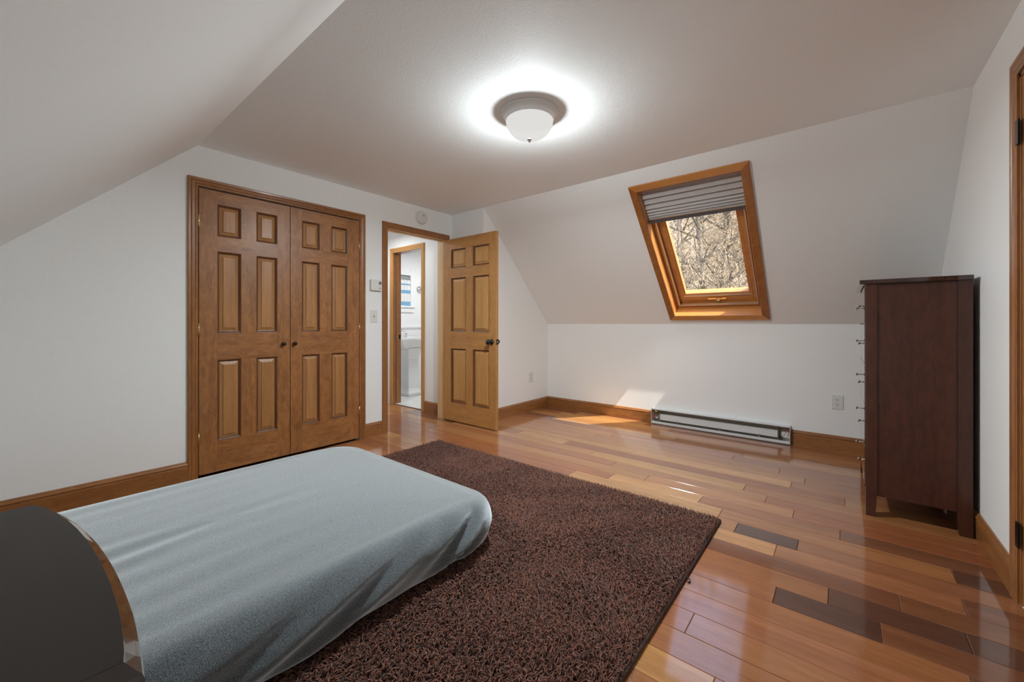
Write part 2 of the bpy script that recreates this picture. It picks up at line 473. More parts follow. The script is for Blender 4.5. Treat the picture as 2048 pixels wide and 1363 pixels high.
def plank(x0, x1, y0, y1, col):
    g = 0.0006; c = 0.0016
    hx, hy = (x1 - x0) / 2 - g, (y1 - y0) / 2 - g
    dz = rng.uniform(-.0004, .0004)
    v = [(-hx, -hy, -.012), (hx, -hy, -.012), (hx, hy, -.012), (-hx, hy, -.012),
         (-hx, -hy, -c), (hx, -hy, -c), (hx, hy, -c), (-hx, hy, -c),
         (-hx + c, -hy + c, 0), (hx - c, -hy + c, 0), (hx - c, hy - c, 0), (-hx + c, hy - c, 0)]
    f = [(8, 9, 10, 11)] + [(a, b, b + 4, a + 4) for a, b in ((4, 5), (5, 6), (6, 7), (7, 4))][:0]
    for a, b in ((0, 1), (1, 2), (2, 3), (3, 0)):
        f.append((a, b, b + 4, a + 4)); f.append((a + 4, b + 4, b + 8, a + 8))
    me = bpy.data.meshes.new('plank')
    me.from_pydata(v, [], f); me.materials.append(M['plank'])
    o = bpy.data.objects.new('plank', me)
    o.location = ((x0 + x1) / 2, (y0 + y1) / 2, dz)
    k = rng.uniform(.9, 1.1)
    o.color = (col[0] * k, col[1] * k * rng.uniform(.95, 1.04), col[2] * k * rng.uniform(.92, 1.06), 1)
    COL.objects.link(o); o.parent = floor
for row in range(-17, 23):
    ya, yb = P0 + row * PW, P0 + (row + 1) * PW
    ya, yb = max(ya, YF), min(yb, YK)
    if yb - ya < .01: continue
    xl = XC
    if ya > YE - .06: xl = X2 - .02
    elif yb > 2.16: xl = XG + .1
    joints, cols = fixed.get(row, (None, {}))
    if joints is None:
        joints = []; x = xl + rng.uniform(.3, 1.3)
        while x < XR - .25:
            joints.append(x); x += rng.choice([.55, .7, .9, 1.1, 1.35, 1.6]) * rng.uniform(.9, 1.1)
    elif xl < XC:
        joints = [xl + 1.1, xl + 1.95] + joints
        cols = {k + 2: v for k, v in cols.items()}
    joints = [j for j in joints if xl + .1 < j < XR - .02]
    xs = [xl] + sorted(joints) + [XR]
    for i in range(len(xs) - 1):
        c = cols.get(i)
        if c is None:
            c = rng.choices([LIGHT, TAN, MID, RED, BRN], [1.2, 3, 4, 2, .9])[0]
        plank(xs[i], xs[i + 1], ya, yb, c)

# ------------------------------------------------------------------ casings, jambs and baseboards
CAS = [(0.0, 0.0), (0.0, 0.010), (0.003, 0.012), (0.012, 0.012), (0.015, 0.0095), (0.019, 0.0125), (0.034, 0.016), (0.038, 0.013), (0.042, 0.017), (0.054, 0.018), (0.058, 0.015), (0.058, 0.0)]
CASF = [(0.0, 0.0), (0.0, 0.012), (0.004, 0.015), (0.050, 0.018), (0.056, 0.018), (0.058, 0.015), (0.058, 0.0)]
def casing_piece(name, p0, p1, out, nrm, m0, m1, mat, parent, prof=CAS):
    p0, p1, out, nrm = map(Vector, (p0, p1, out, nrm))
    al = (p1 - p0).normalized()
    c = (p0 + p1) / 2
    a = [p0 - c + out * w - al * (w * m0) + nrm * h for w, h in prof]
    b = [p1 - c + out * w + al * (w * m1) + nrm * h for w, h in prof]
    mb = MB(); mb.prism(None, a, b)
    return mb.build(name, mat, parent, c)

def door_casing(name, label, along, other, a0, a1, zt, nrm, mats, prof=CAS, clip=None):
    """casing round an opening; along = unit vector of wall, other = point with the wall plane"""
    root = empty(name, other); tag(root, label, 'door trim', kind='structure')
    al = Vector(along); o = Vector(other); n = Vector(nrm)
    P = lambda a, z: al * a + Vector((0, 0, z))
    casing_piece('casing_leg', P(a0, 0), P(a0, zt), -al, n, 0, 1, mats['z'], root, prof)
    r1 = prof if clip is None else [(min(w, clip), h) for w, h in prof]
    casing_piece('casing_leg', P(a1, 0), P(a1, zt), al, n, 0, 1, mats['z'], root, r1)
    casing_piece('casing_head', P(a0, zt), P(a1, zt), (0, 0, 1), n, 1, 1 if clip is None else 1, mats['h'], root, prof)
    return root

TY = {'z': M['trim_z'], 'h': M['trim_y']}; TX = {'z': M['trim_z'], 'h': M['trim_x']}
door_casing('trim_1', 'stained wood casing around the double closet doors', (0, 1, 0), (XC, 0, 0), CL0, CL1, CLZ, (1, 0, 0), TY)
e_c = door_casing('trim_2', 'stained wood casing around the open entry doorway, jamb paled by painted hall light', (0, 1, 0), (XC, 0, 0), 2.292, 3.034, 2.003, (1, 0, 0), TY, CASF)
# jamb lining of the entry doorway; its paleness is painted hall light
box_obj('jamb', (-.118, 2.278, 0), (.002, 2.294, 2.005), M['jamb_z'], e_c, .001)
box_obj('jamb', (-.118, 3.030, 0), (.002, 3.045, 2.005), M['jamb_z'], e_c, .001)
box_obj('jamb_head', (-.118, 2.278, 2.000), (.002, 3.045, 2.015), M['jamb_y'], e_c, .001)
box_obj('door_stop', (-.075, 2.294, 0), (-.040, 2.304, 2.0), M['jamb_z'], e_c, .001)
box_obj('door_stop', (-.075, 2.294, 1.990), (-.040, 3.030, 2.0), M['jamb_y'], e_c, .001)
# far side casing of the entry doorway in the hall is hidden; bath doorway
b_c = door_casing('trim_3', 'stained casing of the bathroom doorway seen through the entry, hall light painted into its tone', (1, 0, 0), (0, YE, 0), BD0 + .012, BD1 - .012, BDZ - .012, (0, -1, 0), {'z': M['honeyp_z'], 'h': M['honeyp_x']})  # casing takes a lighter wood in place of hall light reaching it
box_obj('jamb', (BD0, -.001, 0), (BD0 + .016, .117, BDZ - .012), M['trim_z'], b_c, .001)
box_obj('jamb', (BD1 - .016, -.001, 0), (BD1, .117, BDZ - .012), M['trim_z'], b_c, .001)
box_obj('jamb_head', (BD0, -.001, BDZ - .014), (BD1, .117, BDZ), M['trim_x'], b_c, .001)
box_obj('door_stop', (BD0 + .016, .040, 0), (BD0 + .028, .075, BDZ - .014), M['trim_z'], b_c, .001)
sp = box_obj('strike_plate', (BD0 + .0155, .078, .862), (BD0 + .0185, .108, .918), M['black'], b_c, .001)
sp['label'] = 'black strike plate'
r_c = door_casing('trim_4', 'stained wood casing at the frame edge beside the dresser wall', (0, -1, 0), (XR, 0, 0), -2.422, -1.618, 2.022, (-1, 0, 0), TY)
box_obj('jamb', (-.004, 2.404, 0), (.118, 2.422, 2.02), M['trim_z'], r_c, .001)
box_obj('jamb', (-.004, 1.618, 0), (.118, 1.636, 2.02), M['trim_z'], r_c, .001)
box_obj('jamb_head', (-.004, 1.618, 2.004), (.118, 2.422, 2.022), M['trim_y'], r_c, .001)

BASE = [(0, 0), (.015, 0), (.015, .094), (.012, .097), (.0105, .100), (.014, .102), (.0165, .106), (.0165, .111), (.012, .118), (.009, .126), (.006, .130), (0, .130)]
def baseboard(name, label, p0, p1, nrm, mat, parent=None):
    p0, p1, nrm = map(Vector, (p0, p1, nrm))
    c = (p0 + p1) / 2
    mb = MB()
    mb.prism(None, [p0 - c + nrm * h + Vector((0, 0, z)) for h, z in BASE], [p1 - c + nrm * h + Vector((0, 0, z)) for h, z in BASE])
    o = mb.build(name, mat, parent, c)
    if parent is None: tag(o, label, 'baseboard', kind='structure')
    return o
bl = baseboard('baseboard_left', 'stained baseboard on the gable wall beside the bed', (XC, YF, 0), (XC, CL0 - .058, 0), (1, 0, 0), M['trim_y'])
baseboard('baseboard_strip', None, (XC - bl.location.x, CL1 + .058 - bl.location.y, 0), (XC - bl.location.x, 2.292 - .058 - bl.location.y, 0), (1, 0, 0), M['trim_y'], bl)
bb = baseboard('baseboard_back', 'stained baseboard along the knee wall, broken by the white heater', (X2, YK, 0), (-1.584, YK, 0), (0, -1, 0), M['trim_x'])
baseboard('baseboard_strip', None, (-.352 - bb.location.x, 0, 0), (XR - bb.location.x, 0, 0), (0, -1, 0), M['trim_x'], bb)
baseboard('baseboard_right', 'stained baseboard between the dresser and the edge door casing', (XR, 2.422 + .058, 0), (XR, YK, 0), (-1, 0, 0), M['trim_y'])
baseboard('baseboard_side', 'stained baseboard on the side wall behind the open door', (X2, YE + .0, 0), (X2, YK - .0165, 0), (1, 0, 0), M['trim_y'])
baseboard('baseboard_hall', 'short piece of stained baseboard in the hall right of the bathroom doorway', (BD1 + .046, YE, 0), (XC - .115, YE, 0), (0, -1, 0), M['trim_x'])
baseboard('baseboard_inner', 'short baseboard in the corner behind the open door leaf', (XC, YE, 0), (X2, YE, 0), (0, -1, 0), M['trim_x'])


# ------------------------------------------------------------------ six-panel doors
def ring_panel(cols, hdir, face, depth_sign, w0, w1, z0, z1, rings):
    pass

def raised_panel(name, parent, w0, w1, z0, z1, W, D, face, mat, both=False, thick=.035):
    """panel in local coords: W = width axis vector, D = outward normal of the face"""
    cw, cz = (w0 + w1) / 2, (z0 + z1) / 2
    c = W * cw + Vector((0, 0, cz)) + D * face
    hw, hz = (w1 - w0) / 2, (z1 - z0) / 2
    stick = [(0, 0), (.003, -.001), (.004, -.004), (.010, -.008), (.011, -.014), (.016, -.0155)]
    rings = [(.0155, -.0155), (.036, -.0090), (.0365, -.0045), (.039, -.0035), (.048, -.0035)]
    def side(mb, rg, sgn, off, cap):
        vs_, fs = [], []
        for ins, d in rg:
            for sx, sz in ((-1, -1), (1, -1), (1, 1), (-1, 1)):
                vs_.append(W * (sx * (hw - ins)) + Vector((0, 0, sz * (hz - ins))) + D * (sgn * d + off))
        for r in range(len(rg) - 1):
            for k in range(4):
                k2 = (k + 1) % 4
                fs.append((r * 4 + k, r * 4 + k2, r * 4 + 4 + k2, r * 4 + 4 + k))
        if cap:
            b = (len(rg) - 1) * 4
            fs.append((b, b + 1, b + 2, b + 3))
        mb.add(vs_, fs)
    mb = MB(); side(mb, rings, 1, 0, True); side(mb, rings, -1, -thick, True)
    o = mb.build(name, mat, parent, c)
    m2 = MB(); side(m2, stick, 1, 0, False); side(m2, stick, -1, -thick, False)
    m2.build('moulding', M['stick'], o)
    return o

def six_panel(root, W, D, w_lo, w_hi, cols, rows, z_lo, z_hi, thick, mats, face=0.0):
    """cols: [(a0,a1),(b0,b1)] panel spans along W; rows: z spans from bottom up"""
    W, D = Vector(W), Vector(D)
    def bx(name, a0, a1, z0, z1, mat):
        ca, cz = (a0 + a1) / 2, (z0 + z1) / 2
        mb = MB()
        hx, hz = (a1 - a0) / 2, (z1 - z0) / 2
        pts = []
        for d in (0, -thick):
            for sx, sz in ((-1, -1), (1, -1), (1, 1), (-1, 1)):
                pts.append(W * (sx * hx) + Vector((0, 0, sz * hz)) + D * d)
        mb.add(pts, [(0, 1, 2, 3), (7, 6, 5, 4), (0, 4, 5, 1), (1, 5, 6, 2), (2, 6, 7, 3), (3, 7, 4, 0)])
        return mb.build(name, mat, root, W * ca + Vector((0, 0, cz)) + D * face)
    (a0, a1), (b0, b1) = cols
    e = 0.0002
    bx('stile', w_lo, a0 - e, z_lo, z_hi, mats['v']); bx('stile', b1 + e, w_hi, z_lo, z_hi, mats['v'])
    zs = [z_lo] + [z for r in rows for z in r] + [z_hi]
    for i in range(0, len(zs), 2):
        bx('rail', a0, b1, zs[i], zs[i + 1] , mats['h'])
    for (r0, r1) in rows:
        bx('mullion', a1 + e, b0 - e, r0 + e, r1 - e, mats['v'])
        for (p0, p1) in cols:
            raised_panel('panel', root, p0, p1, r0, r1, W, D, face, mats['p'], thick=thick)

M['stick'] = wood('dark_brown_moulding', (0.20, 0.080, 0.026), (0.085, 0.030, 0.010), 'z', coat=0.1, rough=.4, coat_r=.25)  # moulding colour is darker than the stiles and panels
DM_Y = {'v': M['door_z'], 'h': M['door_y'], 'p': M['panel_z']}
DM_X = {'v': M['honey_z'], 'h': M['honey_x'], 'p': M['honeyp_z']}
def ball_knob(name, parent, base, D, r, stem_len, mat, rose=0.0):
    D = Vector(D)
    ax = 'x' if abs(D.x) > .5 else 'y'
    s = 1 if (D.x + D.y) > 0 else -1
    prof = []
    if rose: prof += [(0.0, 0), (rose, 0), (rose, .004), (rose * .8, .008), (rose * .35, .010)]
    else: prof += [(0.0, 0), (r * .8, 0), (r * .75, .003)]
    prof += [(r * .42, .012), (r * .40, stem_len)]
    for k in range(1, 10):
        a = PI * k / 10
        prof.append((r * math.sin(a) if k > 1 else r * .5, stem_len + r * .85 - r * .85 * math.cos(a)))
    prof.append((0.0, stem_len + r * 1.7))
    return MB().lathe([(q, s * h) for q, h in prof], axis=ax, seg=24).build(name, mat, parent, base)
def hinge(parent, p, n, mat, h=.088, w=.0045):
    mb = MB().tube([(p[0], p[1], p[2] - h / 2), (p[0], p[1], p[2] + h / 2)], .0042, 10)
    mb.box((p[0] - .004, p[1] - w, p[2] - h / 2 + .001), (p[0] + .001, p[1] + w, p[2] + h / 2 - .001))
    c = Vector(p)
    mb.v = [tuple(Vector(q) - c) for q in mb.v]
    return mb.build('hinge', mat, parent, c)

ROWS_C = [(.235, .810), (1.000, 1.582), (1.690, 1.916)]
d2 = empty('door_2', (-3.4415, 0, 0)); tag(d2, 'left leaf of the stained six-panel closet double doors', 'door', kind='structure')
six_panel(d2, (0, 1, 0), (1, 0, 0), .7945, 1.3875, [(.900, 1.048), (1.148, 1.295)], ROWS_C, .018, 2.008, .034, DM_Y)
ball_knob('knob', d2, (0, 1.335, .907), (1, 0, 0), .015, .016, M['knob'])
for z in (1.78, 1.03, .27): hinge(d2, (.004, .793, z), 1, M['brass'])
d3 = empty('door_3', (-3.4415, 0, 0)); tag(d3, 'right leaf of the stained six-panel closet double doors', 'door', kind='structure')
six_panel(d3, (0, 1, 0), (1, 0, 0), 1.392, 1.9895, [(1.482, 1.628), (1.730, 1.876)], ROWS_C, .018, 2.008, .034, DM_Y)
ball_knob('knob', d3, (0, 1.420, .907), (1, 0, 0), .015, .016, M['knob'])
for z in (1.78, 1.03, .27): hinge(d3, (.004, 1.991, z), 1, M['brass'])

d1 = empty('door_1', (0, 3.000, 0)); tag(d1, 'stained six-panel entry door standing open into the room', 'door', kind='structure')
six_panel(d1, (1, 0, 0), (0, -1, 0), -3.436, -2.656, [(-3.312, -3.082), (-2.978, -2.748)], [(.208, .798), (.980, 1.562), (1.668, 1.873)], .012, 1.988, .035, DM_X)
ball_knob('knob', d1, (-2.715, 0, .884), (0, -1, 0), .027, .030, M['knob'], rose=.030)
ball_knob('knob', d1, (-2.715, .035, .884), (0, 1, 0), .027, .030, M['knob'], rose=.030)
lp = box_obj('latch_plate', (-2.6562, .006, .856), (-2.6545, .029, .912), M['black'], d1); lp['label'] = 'black latch plate'
lb = MB().lathe([(0, .0), (.0085, .0), (.0085, .006), (.006, .012), (0, .012)], axis='x', seg=16).build('latch_bolt', M['chrome'], d1, (-2.655, .0175, .884))
for z in (1.78, 1.02, .25): hinge(d1, (-3.440, .039, z), 1, M['brass'], w=.006)

d4 = empty('door_4', (XR - .002, 0, 0)); tag(d4, 'stained wood door with black hinges at the picture edge beside the dresser', 'door', kind='structure')
six_panel(d4, (0, 1, 0), (-1, 0, 0), 1.640, 2.4005, [(1.75, 1.965), (2.075, 2.290)], ROWS_C, .012, 2.000, .035, DM_Y)
for z in (1.795, .268): hinge(d4, (-.010, 2.402, z), -1, M['black'], h=.095, w=.016)
ball_knob('knob', d4, (0, 1.70, .90), (-1, 0, 0), .027, .030, M['knob'], rose=.030)

# ------------------------------------------------------------------ skylight (window_1)
SK0 = Vector((0, YE, ZC))
def sp_(x, s, d):
    """point on the far pitch: x, distance down the slope, depth outwards"""
    return SK0 + Vector((x, 0, 0)) + DS * s - NS * d
w1 = empty('window_1', sp_((SKX0 + SKX1) / 2, (SKS0 + SKS1) / 2, 0)); tag(w1, 'wood-framed skylight in the sloped ceiling looking onto sunlit woods', 'skylight', kind='structure')
WO = w1.location.copy()
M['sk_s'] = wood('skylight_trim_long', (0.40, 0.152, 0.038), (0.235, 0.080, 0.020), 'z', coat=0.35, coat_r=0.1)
def sky_box(name, x0, x1, s0, s1, d0, d1, mat, parent=w1):
    pts = [sp_(x, s, d) for d in (d0, d1) for x, s in ((x0, s0), (x1, s0), (x1, s1), (x0, s1))]
    c = sum(pts, Vector()) / 8
    base = Vector() if parent is None else (WO if parent is w1 else WO)
    mb = MB(); mb.add([p - c for p in pts], [(0, 1, 2, 3), (7, 6, 5, 4), (0, 4, 5, 1), (1, 5, 6, 2), (2, 6, 7, 3), (3, 7, 4, 0)])
    return mb.build(name, mat, parent, c - base)
def sky_casing(p0, p1, out, mat, name):
    # p0,p1 in (x,s); out in (x,s)
    a = sp_(*p0, 0) - WO; b = sp_(*p1, 0) - WO
    ov = Vector((out[0], 0, 0)) + DS * out[1]
    casing_piece(name, a, b, ov, NS, 1, 1, mat, w1, CASF)
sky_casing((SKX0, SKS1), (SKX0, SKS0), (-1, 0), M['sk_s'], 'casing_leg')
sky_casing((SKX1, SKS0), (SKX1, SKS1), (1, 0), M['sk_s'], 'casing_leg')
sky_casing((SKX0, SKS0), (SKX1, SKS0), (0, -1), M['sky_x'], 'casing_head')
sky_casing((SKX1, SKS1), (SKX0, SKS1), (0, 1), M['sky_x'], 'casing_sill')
JD = 0.17     # depth of the wooden reveal
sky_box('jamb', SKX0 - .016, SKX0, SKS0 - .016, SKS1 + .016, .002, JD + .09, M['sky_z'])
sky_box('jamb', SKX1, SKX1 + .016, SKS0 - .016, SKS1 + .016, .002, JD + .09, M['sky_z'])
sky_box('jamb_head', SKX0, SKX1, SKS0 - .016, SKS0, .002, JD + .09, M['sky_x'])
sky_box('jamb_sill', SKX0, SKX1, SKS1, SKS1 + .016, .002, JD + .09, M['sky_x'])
def sky_ring(name, ix, it, ib, w, wb, d0, d1, mats, parent=w1):
    """rectangular ring inset ix at the sides, it top, ib bottom; member width w (bottom wb)"""
    x0, x1, s0, s1 = SKX0 + ix, SKX1 - ix, SKS0 + it, SKS1 - ib
    sky_box(name + '_stile', x0, x0 + w, s0, s1, d0, d1, mats[0], parent)
    sky_box(name + '_stile', x1 - w, x1, s0, s1, d0, d1, mats[0], parent)
    sky_box(name + '_rail', x0 + w, x1 - w, s0, s0 + w, d0, d1, mats[1], parent)
    sky_box(name + '_rail', x0 + w, x1 - w, s1 - wb, s1, d0, d1, mats[1], parent)
WS = (M['sky_z'], M['sky_x'])
sky_ring('frame', .000, .0, .0, .034, .030, .112, JD + .06, WS)
sky_ring('sash', .036, .03, .032, .058, .105, .145, JD + .055, WS)
sky_ring('glazing_bead', .094, .09, .137, .010, .010, .152, JD + .03, WS)
sky_box('pane', SKX0 + .094, SKX1 - .094, SKS0 + .09, SKS1 - .137, .178, .184, M['glass'])
gb = plain('silvery_rail', (0.60, 0.57, 0.50), 0.3, metal=0.8)
sky_box('screen_rail', SKX0 + .030, SKX1 - .030, SKS1 - .046, SKS1 - .030, .098, .112, gb)
sky_box('screen_rail', SKX0 + .030, SKX0 + .040, SKS0 + .0, SKS1 - .046, .100, .112, gb)
sky_box('screen_rail', SKX1 - .040, SKX1 - .030, SKS0 + .0, SKS1 - .046, .100, .112, gb)
sky_box('screen_rail', SKX0 + .090, SKX1 - .090, SKS1 - .128, SKS1 - .118, .136, .146, gb)
hp = sky_box('crank_plate', -1.02, -.86, SKS1 - .098, SKS1 - .074, .134, .146, M['brass'])
hp['label'] = 'brass crank plate on the skylight sash'
hx = [sp_(-.945, SKS1 - .086, .134), sp_(-.945, SKS1 - .086, .118), sp_(-.925, SKS1 - .080, .112), sp_(-.905, SKS1 - .074, .113)]
MB().tube([p - hx[0] for p in hx], .005, 8).build('crank_handle', M['brass'], hp, hx[0] - hp.matrix_basis.translation - WO)

# pleated shade drawn part way down
m, nt, N, L, B = new_mat('shade_fabric')
B.inputs['Base Color'].default_value = (0.60, 0.56, 0.54, 1); B.inputs['Roughness'].default_value = 0.8
tc = N.new('ShaderNodeTexCoord'); n1 = N.new('ShaderNodeTexNoise'); n1.inputs['Scale'].default_value = 300
L.new(tc.outputs['Object'], n1.inputs['Vector'])
r = N.new('ShaderNodeMixRGB'); r.blend_type = 'MULTIPLY'; r.inputs['Fac'].default_value = .25; r.inputs['Color1'].default_value = (0.60, 0.56, 0.54, 1)
L.new(n1.outputs['Fac'], r.inputs['Color2']); L.new(r.outputs['Color'], B.inputs['Base Color'])
M['shade'] = m
M['shade_rail'] = plain('shade_rail_grey', (0.085, 0.085, 0.09), 0.5)
sh = empty('pleated_shade', WO); tag(sh, 'grey pleated shade covering the top of the skylight', 'window shade')
SX0, SX1 = SKX0 + .004, SKX1 - .004
sh_s = [SKS0 + .004]; pleats = []
S_END = s_of_y(3.524) - .02
steps = [.052, .052, .050, .046, .030, .026, .022, .020]
tot = sum(steps); kk = (S_END - .03 - sh_s[0]) / tot
s = sh_s[0]
for i, st in enumerate(steps):
    s2 = s + st * kk
    dd = [.086, .058]
    pts = []
    prof = [(s, .094), (s + (s2 - s) * .5, .066), (s2 - .004, .054), (s2, .058), (s2, .094)]
    a = [sp_(SX0, q, d) for q, d in prof] + [sp_(SX0, q, d + .003) for q, d in prof[::-1]]
    b = [sp_(SX1, q, d) for q, d in prof] + [sp_(SX1, q, d + .003) for q, d in prof[::-1]]
    c = sum(a + b, Vector()) / (len(a) * 2)
    mb = MB(); mb.prism(None, [p - c for p in a], [p - c for p in b])
    mb.build('pleat', M['shade'], sh, c - WO)
    s = s2
sky_box('bottom_rail', SX0, SX1, s, s + .036, .054, .092, M['shade_rail'], sh)
sky_box('rail_lip', SX0, SX1, s - .010, s, .050, .054, gb, sh)
cp = [sp_(-.640, s + .02, .09), sp_(-.632, s + .25, .095), sp_(-.628, s + .50, .098), sp_(-.626, SKS1 - .10, .098)]
MB().tube([p - WO for p in cp], .0012, 5).build('pull_cord', M['shade_rail'], sh)

# ------------------------------------------------------------------ ceiling lamp
lamp = empty('ceiling_light', (-1.414, 1.892, ZC)); tag(lamp, 'flush dome ceiling light with white ring, lit', 'ceiling light')
MB().lathe([(0, 0), (.160, 0), (.164, -.004), (.165, -.009), (.161, -.014), (.156, -.016), (.154, -.021), (.149, -.024), (.145, -.034), (.141, -.045), (.1400, -.0500), (.1390, -.0525), (.1386, -.0525), (.1386, -.045)], seg=64).build('base_ring', M['lampwhite'], lamp)
dp = [(.1375, -.0532)]
for k in range(1, 15):
    a = PI / 2 * k / 14
    dp.append((.1375 * math.cos(a) ** .85 if k < 14 else 0.0, -.053 - .103 * math.sin(a) ** 1.15))
MB().lathe(dp, seg=64).build('glass_dome', M['dome'], lamp)
MB().lathe([(0, -.154), (.011, -.155), (.014, -.158), (.012, -.162), (.006, -.165), (.007, -.169), (.004, -.174), (0, -.175)], seg=20).build('finial', M['chrome'], lamp)
MB().lathe([(0, -.0530), (.1385, -.0530), (.1385, -.0500), (0, -.0500)], seg=64).build('socket_plate', M['socket'], lamp)
ld = bpy.data.lights.new('lamp_light', 'POINT'); ld.shadow_soft_size = 0.05; ld.energy = LAMP_W; ld.color = (0.885, 0.965, 0.985)
lo = bpy.data.objects.new('lamp_light', ld); lo.location = (0, 0, -.100); lo.parent = lamp; COL.objects.link(lo)
ld2 = bpy.data.lights.new('lamp_downlight', 'AREA'); ld2.shape = 'DISK'; ld2.size = 0.20; ld2.energy = LAMP_W * 0.265; ld2.color = ld.color
lo2 = bpy.data.objects.new('lamp_downlight', ld2); lo2.location = (0, 0, -.182); lo2.parent = lamp; COL.objects.link(lo2)

def fill_lamp(x, y, w, label, nm):  # adds an unseen dome with an area light as fill
    root = empty(nm, (x, y, ZC)); tag(root, label, 'ceiling light')
    MB().lathe([(0, 0), (.13, 0), (.13, -.02), (.11, -.035), (0, -.035)], seg=32).build('base_ring', M['lampwhite'], root)
    MB().lathe([(.11, -.035), (.10, -.06), (.06, -.085), (0, -.095)], seg=32).build('glass_dome', M['dome'], root)
    l = bpy.data.lights.new('lamp_light', 'AREA'); l.shape = 'DISK'; l.size = .2; l.energy = w; l.color = (.93, .97, 1.0)
    o = bpy.data.objects.new('lamp_light', l); o.location = (0, 0, -.105); o.parent = root; COL.objects.link(o)
fill_lamp(-4.35, 2.65, HALL_W, 'unseen dome light added as fill on the hall ceiling beyond the entry door', 'hall_fill_light')
fill_lamp(-4.40, 4.00, BATH_W, 'unseen dome light added to brighten the bathroom', 'bathroom_fill_light')

# ------------------------------------------------------------------ small wall fittings
sm = empty('smoke_detector', (XC, 2.700, 2.185)); tag(sm, 'round white smoke detector on the wall above the entry door', 'smoke detector')
MB().lathe([(0, 0), (.070, 0), (.071, .004), (.070, .012), (.066, .012)], axis='x', seg=40).build('base', M['plastic'], sm)
MB().lathe([(.067, .011), (.067, .024), (.062, .031), (.05, .034), (0, .035)], axis='x', seg=40).build('cover', M['plastic'], sm)
MB().lathe([(0, .0), (.006, .0), (.006, .004), (0, .005)], axis='x', seg=16).build('test_button', M['slot'], sm, (.033, .012, .018))
MB().lathe([(0, .0), (.003, .0), (.003, .002), (0, .003)], axis='x', seg=12).build('indicator', M['slot'], sm, (.033, .036, .008))

th = empty('thermostat', (XC, 2.160, 1.432)); tag(th, 'white wall thermostat with small grey display next to the entry casing', 'thermostat')
MB().box((0, -.058, -.052), (.030, .058, .052), .006).build('body', M['plastic'], th)
MB().box((.029, .022, .008), (.0315, .050, .036), .001).build('display', M['lcd'], th)
for q in ((.036, -.008), (.036, -.030)):
    MB().lathe([(0, 0), (.007, 0), (.0065, .003), (0, .0035)], axis='x', seg=16).build('button', M['enamel'] if q[1] > -.02 else M['heater_in'], th, (.029, q[0], q[1]))

def wall_plate(name, label, cat, loc, rz):
    r_ = empty(name, loc, rz); tag(r_, label, cat)
    return r_
# local frame: plate faces +x
sw = wall_plate('light_switch', 'white toggle light switch below the thermostat', 'light switch', (XC, 2.146, 1.137), 0)
MB().box((0, -.036, -.058), (.006, .036, .058), .002).build('plate', M['plastic'], sw)
MB().box((.004, -.006, -.012), (.007, .006, .012), .001).build('toggle_slot', M['heater_in'], sw)
MB().box((.005, -.004, -.002), (.018, .004, .011), .0015).build('toggle', M['plastic'], sw)
for z in (-.030, .030): MB().lathe([(0, 0), (.003, 0), (.0028, .001), (0, .0012)], axis='x', seg=10).build('screw', M['heater_in'], sw, (.006, 0, z))

def outlet(label, loc, rz):
    o = wall_plate('electrical_outlet', label, 'outlet', loc, rz)
    o['group'] = 'wall outlets'
    MB().box((0, -.038, -.059), (.006, .038, .059), .002).build('plate', M['plastic'], o)
    for z in (-.0195, .0195):
        sk = MB().box((.005, -.0165, z - .014), (.0075, .0165, z + .014), .0015).build('socket', M['plastic'], o)
        for yy, zz in ((-.0065, .004), (.0065, .004), (0, -.008)):
            MB().box((.0072, yy - .0016, z + zz - .0042), (.0079, yy + .0016, z + zz + .0042)).build('slot', M['slot'], sk)
    return o
outlet('white duplex outlet on the knee wall left of the dresser', (-.032, YK, .411), -PI / 2)
outlet('white duplex outlet on the side wall behind the open door', (X2, 3.985, .412), 0)

# ------------------------------------------------------------------ baseboard heater with its cover removed
ht = empty('baseboard_heater', (-.968, YK, 0)); tag(ht, 'white electric baseboard heater with open wiring ends on the knee wall', 'heater')
HL = .612
MB().box((-HL, -.008, .004), (HL, 0, .160)).build('back_panel', M['heater_in'], ht)
MB().box((-HL, -.062, .158), (HL, 0, .164), .001).box((-HL, -.062, .154), (HL, -.059, .159)).build('top_lip', M['enamel'], ht)
MB().box((-HL, -.062, .004), (HL, 0, .010), .001).box((-HL, -.062, .004), (HL, -.059, .033)).build('bottom_lip', M['enamel'], ht)
for s_ in (-1, 1):
    MB().box((s_ * HL - .0015, -.062, .004), (s_ * HL + .0015, 0, .164)).build('end_cap', M['enamel'], ht)
MB().box((-.525, -.050, .052), (.520, -.047, .112), .001).box((-.525, -.050, .110), (.520, -.030, .113)).build('front_plate', M['enamel'], ht)
MB().box((-.522, -.044, .055), (.517, -.012, .110)).build('heating_fins', M['heater_in'], ht)
for x in (-.35, .05, .38):
    MB().box((x - .004, -.058, .034), (x + .004, -.045, .060)).build('bracket', M['heater_in'], ht)
for x in (-.47, -.02, .43):
    MB().lathe([(0, 0), (.004, 0), (.004, -.003), (0, -.004)], axis='y', seg=10).build('screw', M['slot'], ht, (x, -.008, .140))
for s_ in (-1, 1):
    MB().box((s_ * .524 - .001, -.058, .012), (s_ * .524 + .001, -.008, .154)).build('divider', M['heater_in'], ht)
WC = {n: plain('wire_' + n, c, 0.4) for n, c in dict(yellow=(.75, .55, .05), red=(.55, .04, .03), black=(.02, .02, .02), white=(.75, .74, .7), orange=(.75, .22, .03)).items()}
def wire(c, pts, r_=.0022):
    MB().tube(pts, r_, 6).build('wire', WC[c], ht)
wire('black', [(-.60, -.02, .15), (-.585, -.045, .135), (-.56, -.035, .12), (-.535, -.04, .125)])
wire('black', [(-.60, -.02, .12), (-.58, -.05, .10), (-.555, -.04, .14), (-.53, -.03, .145)])
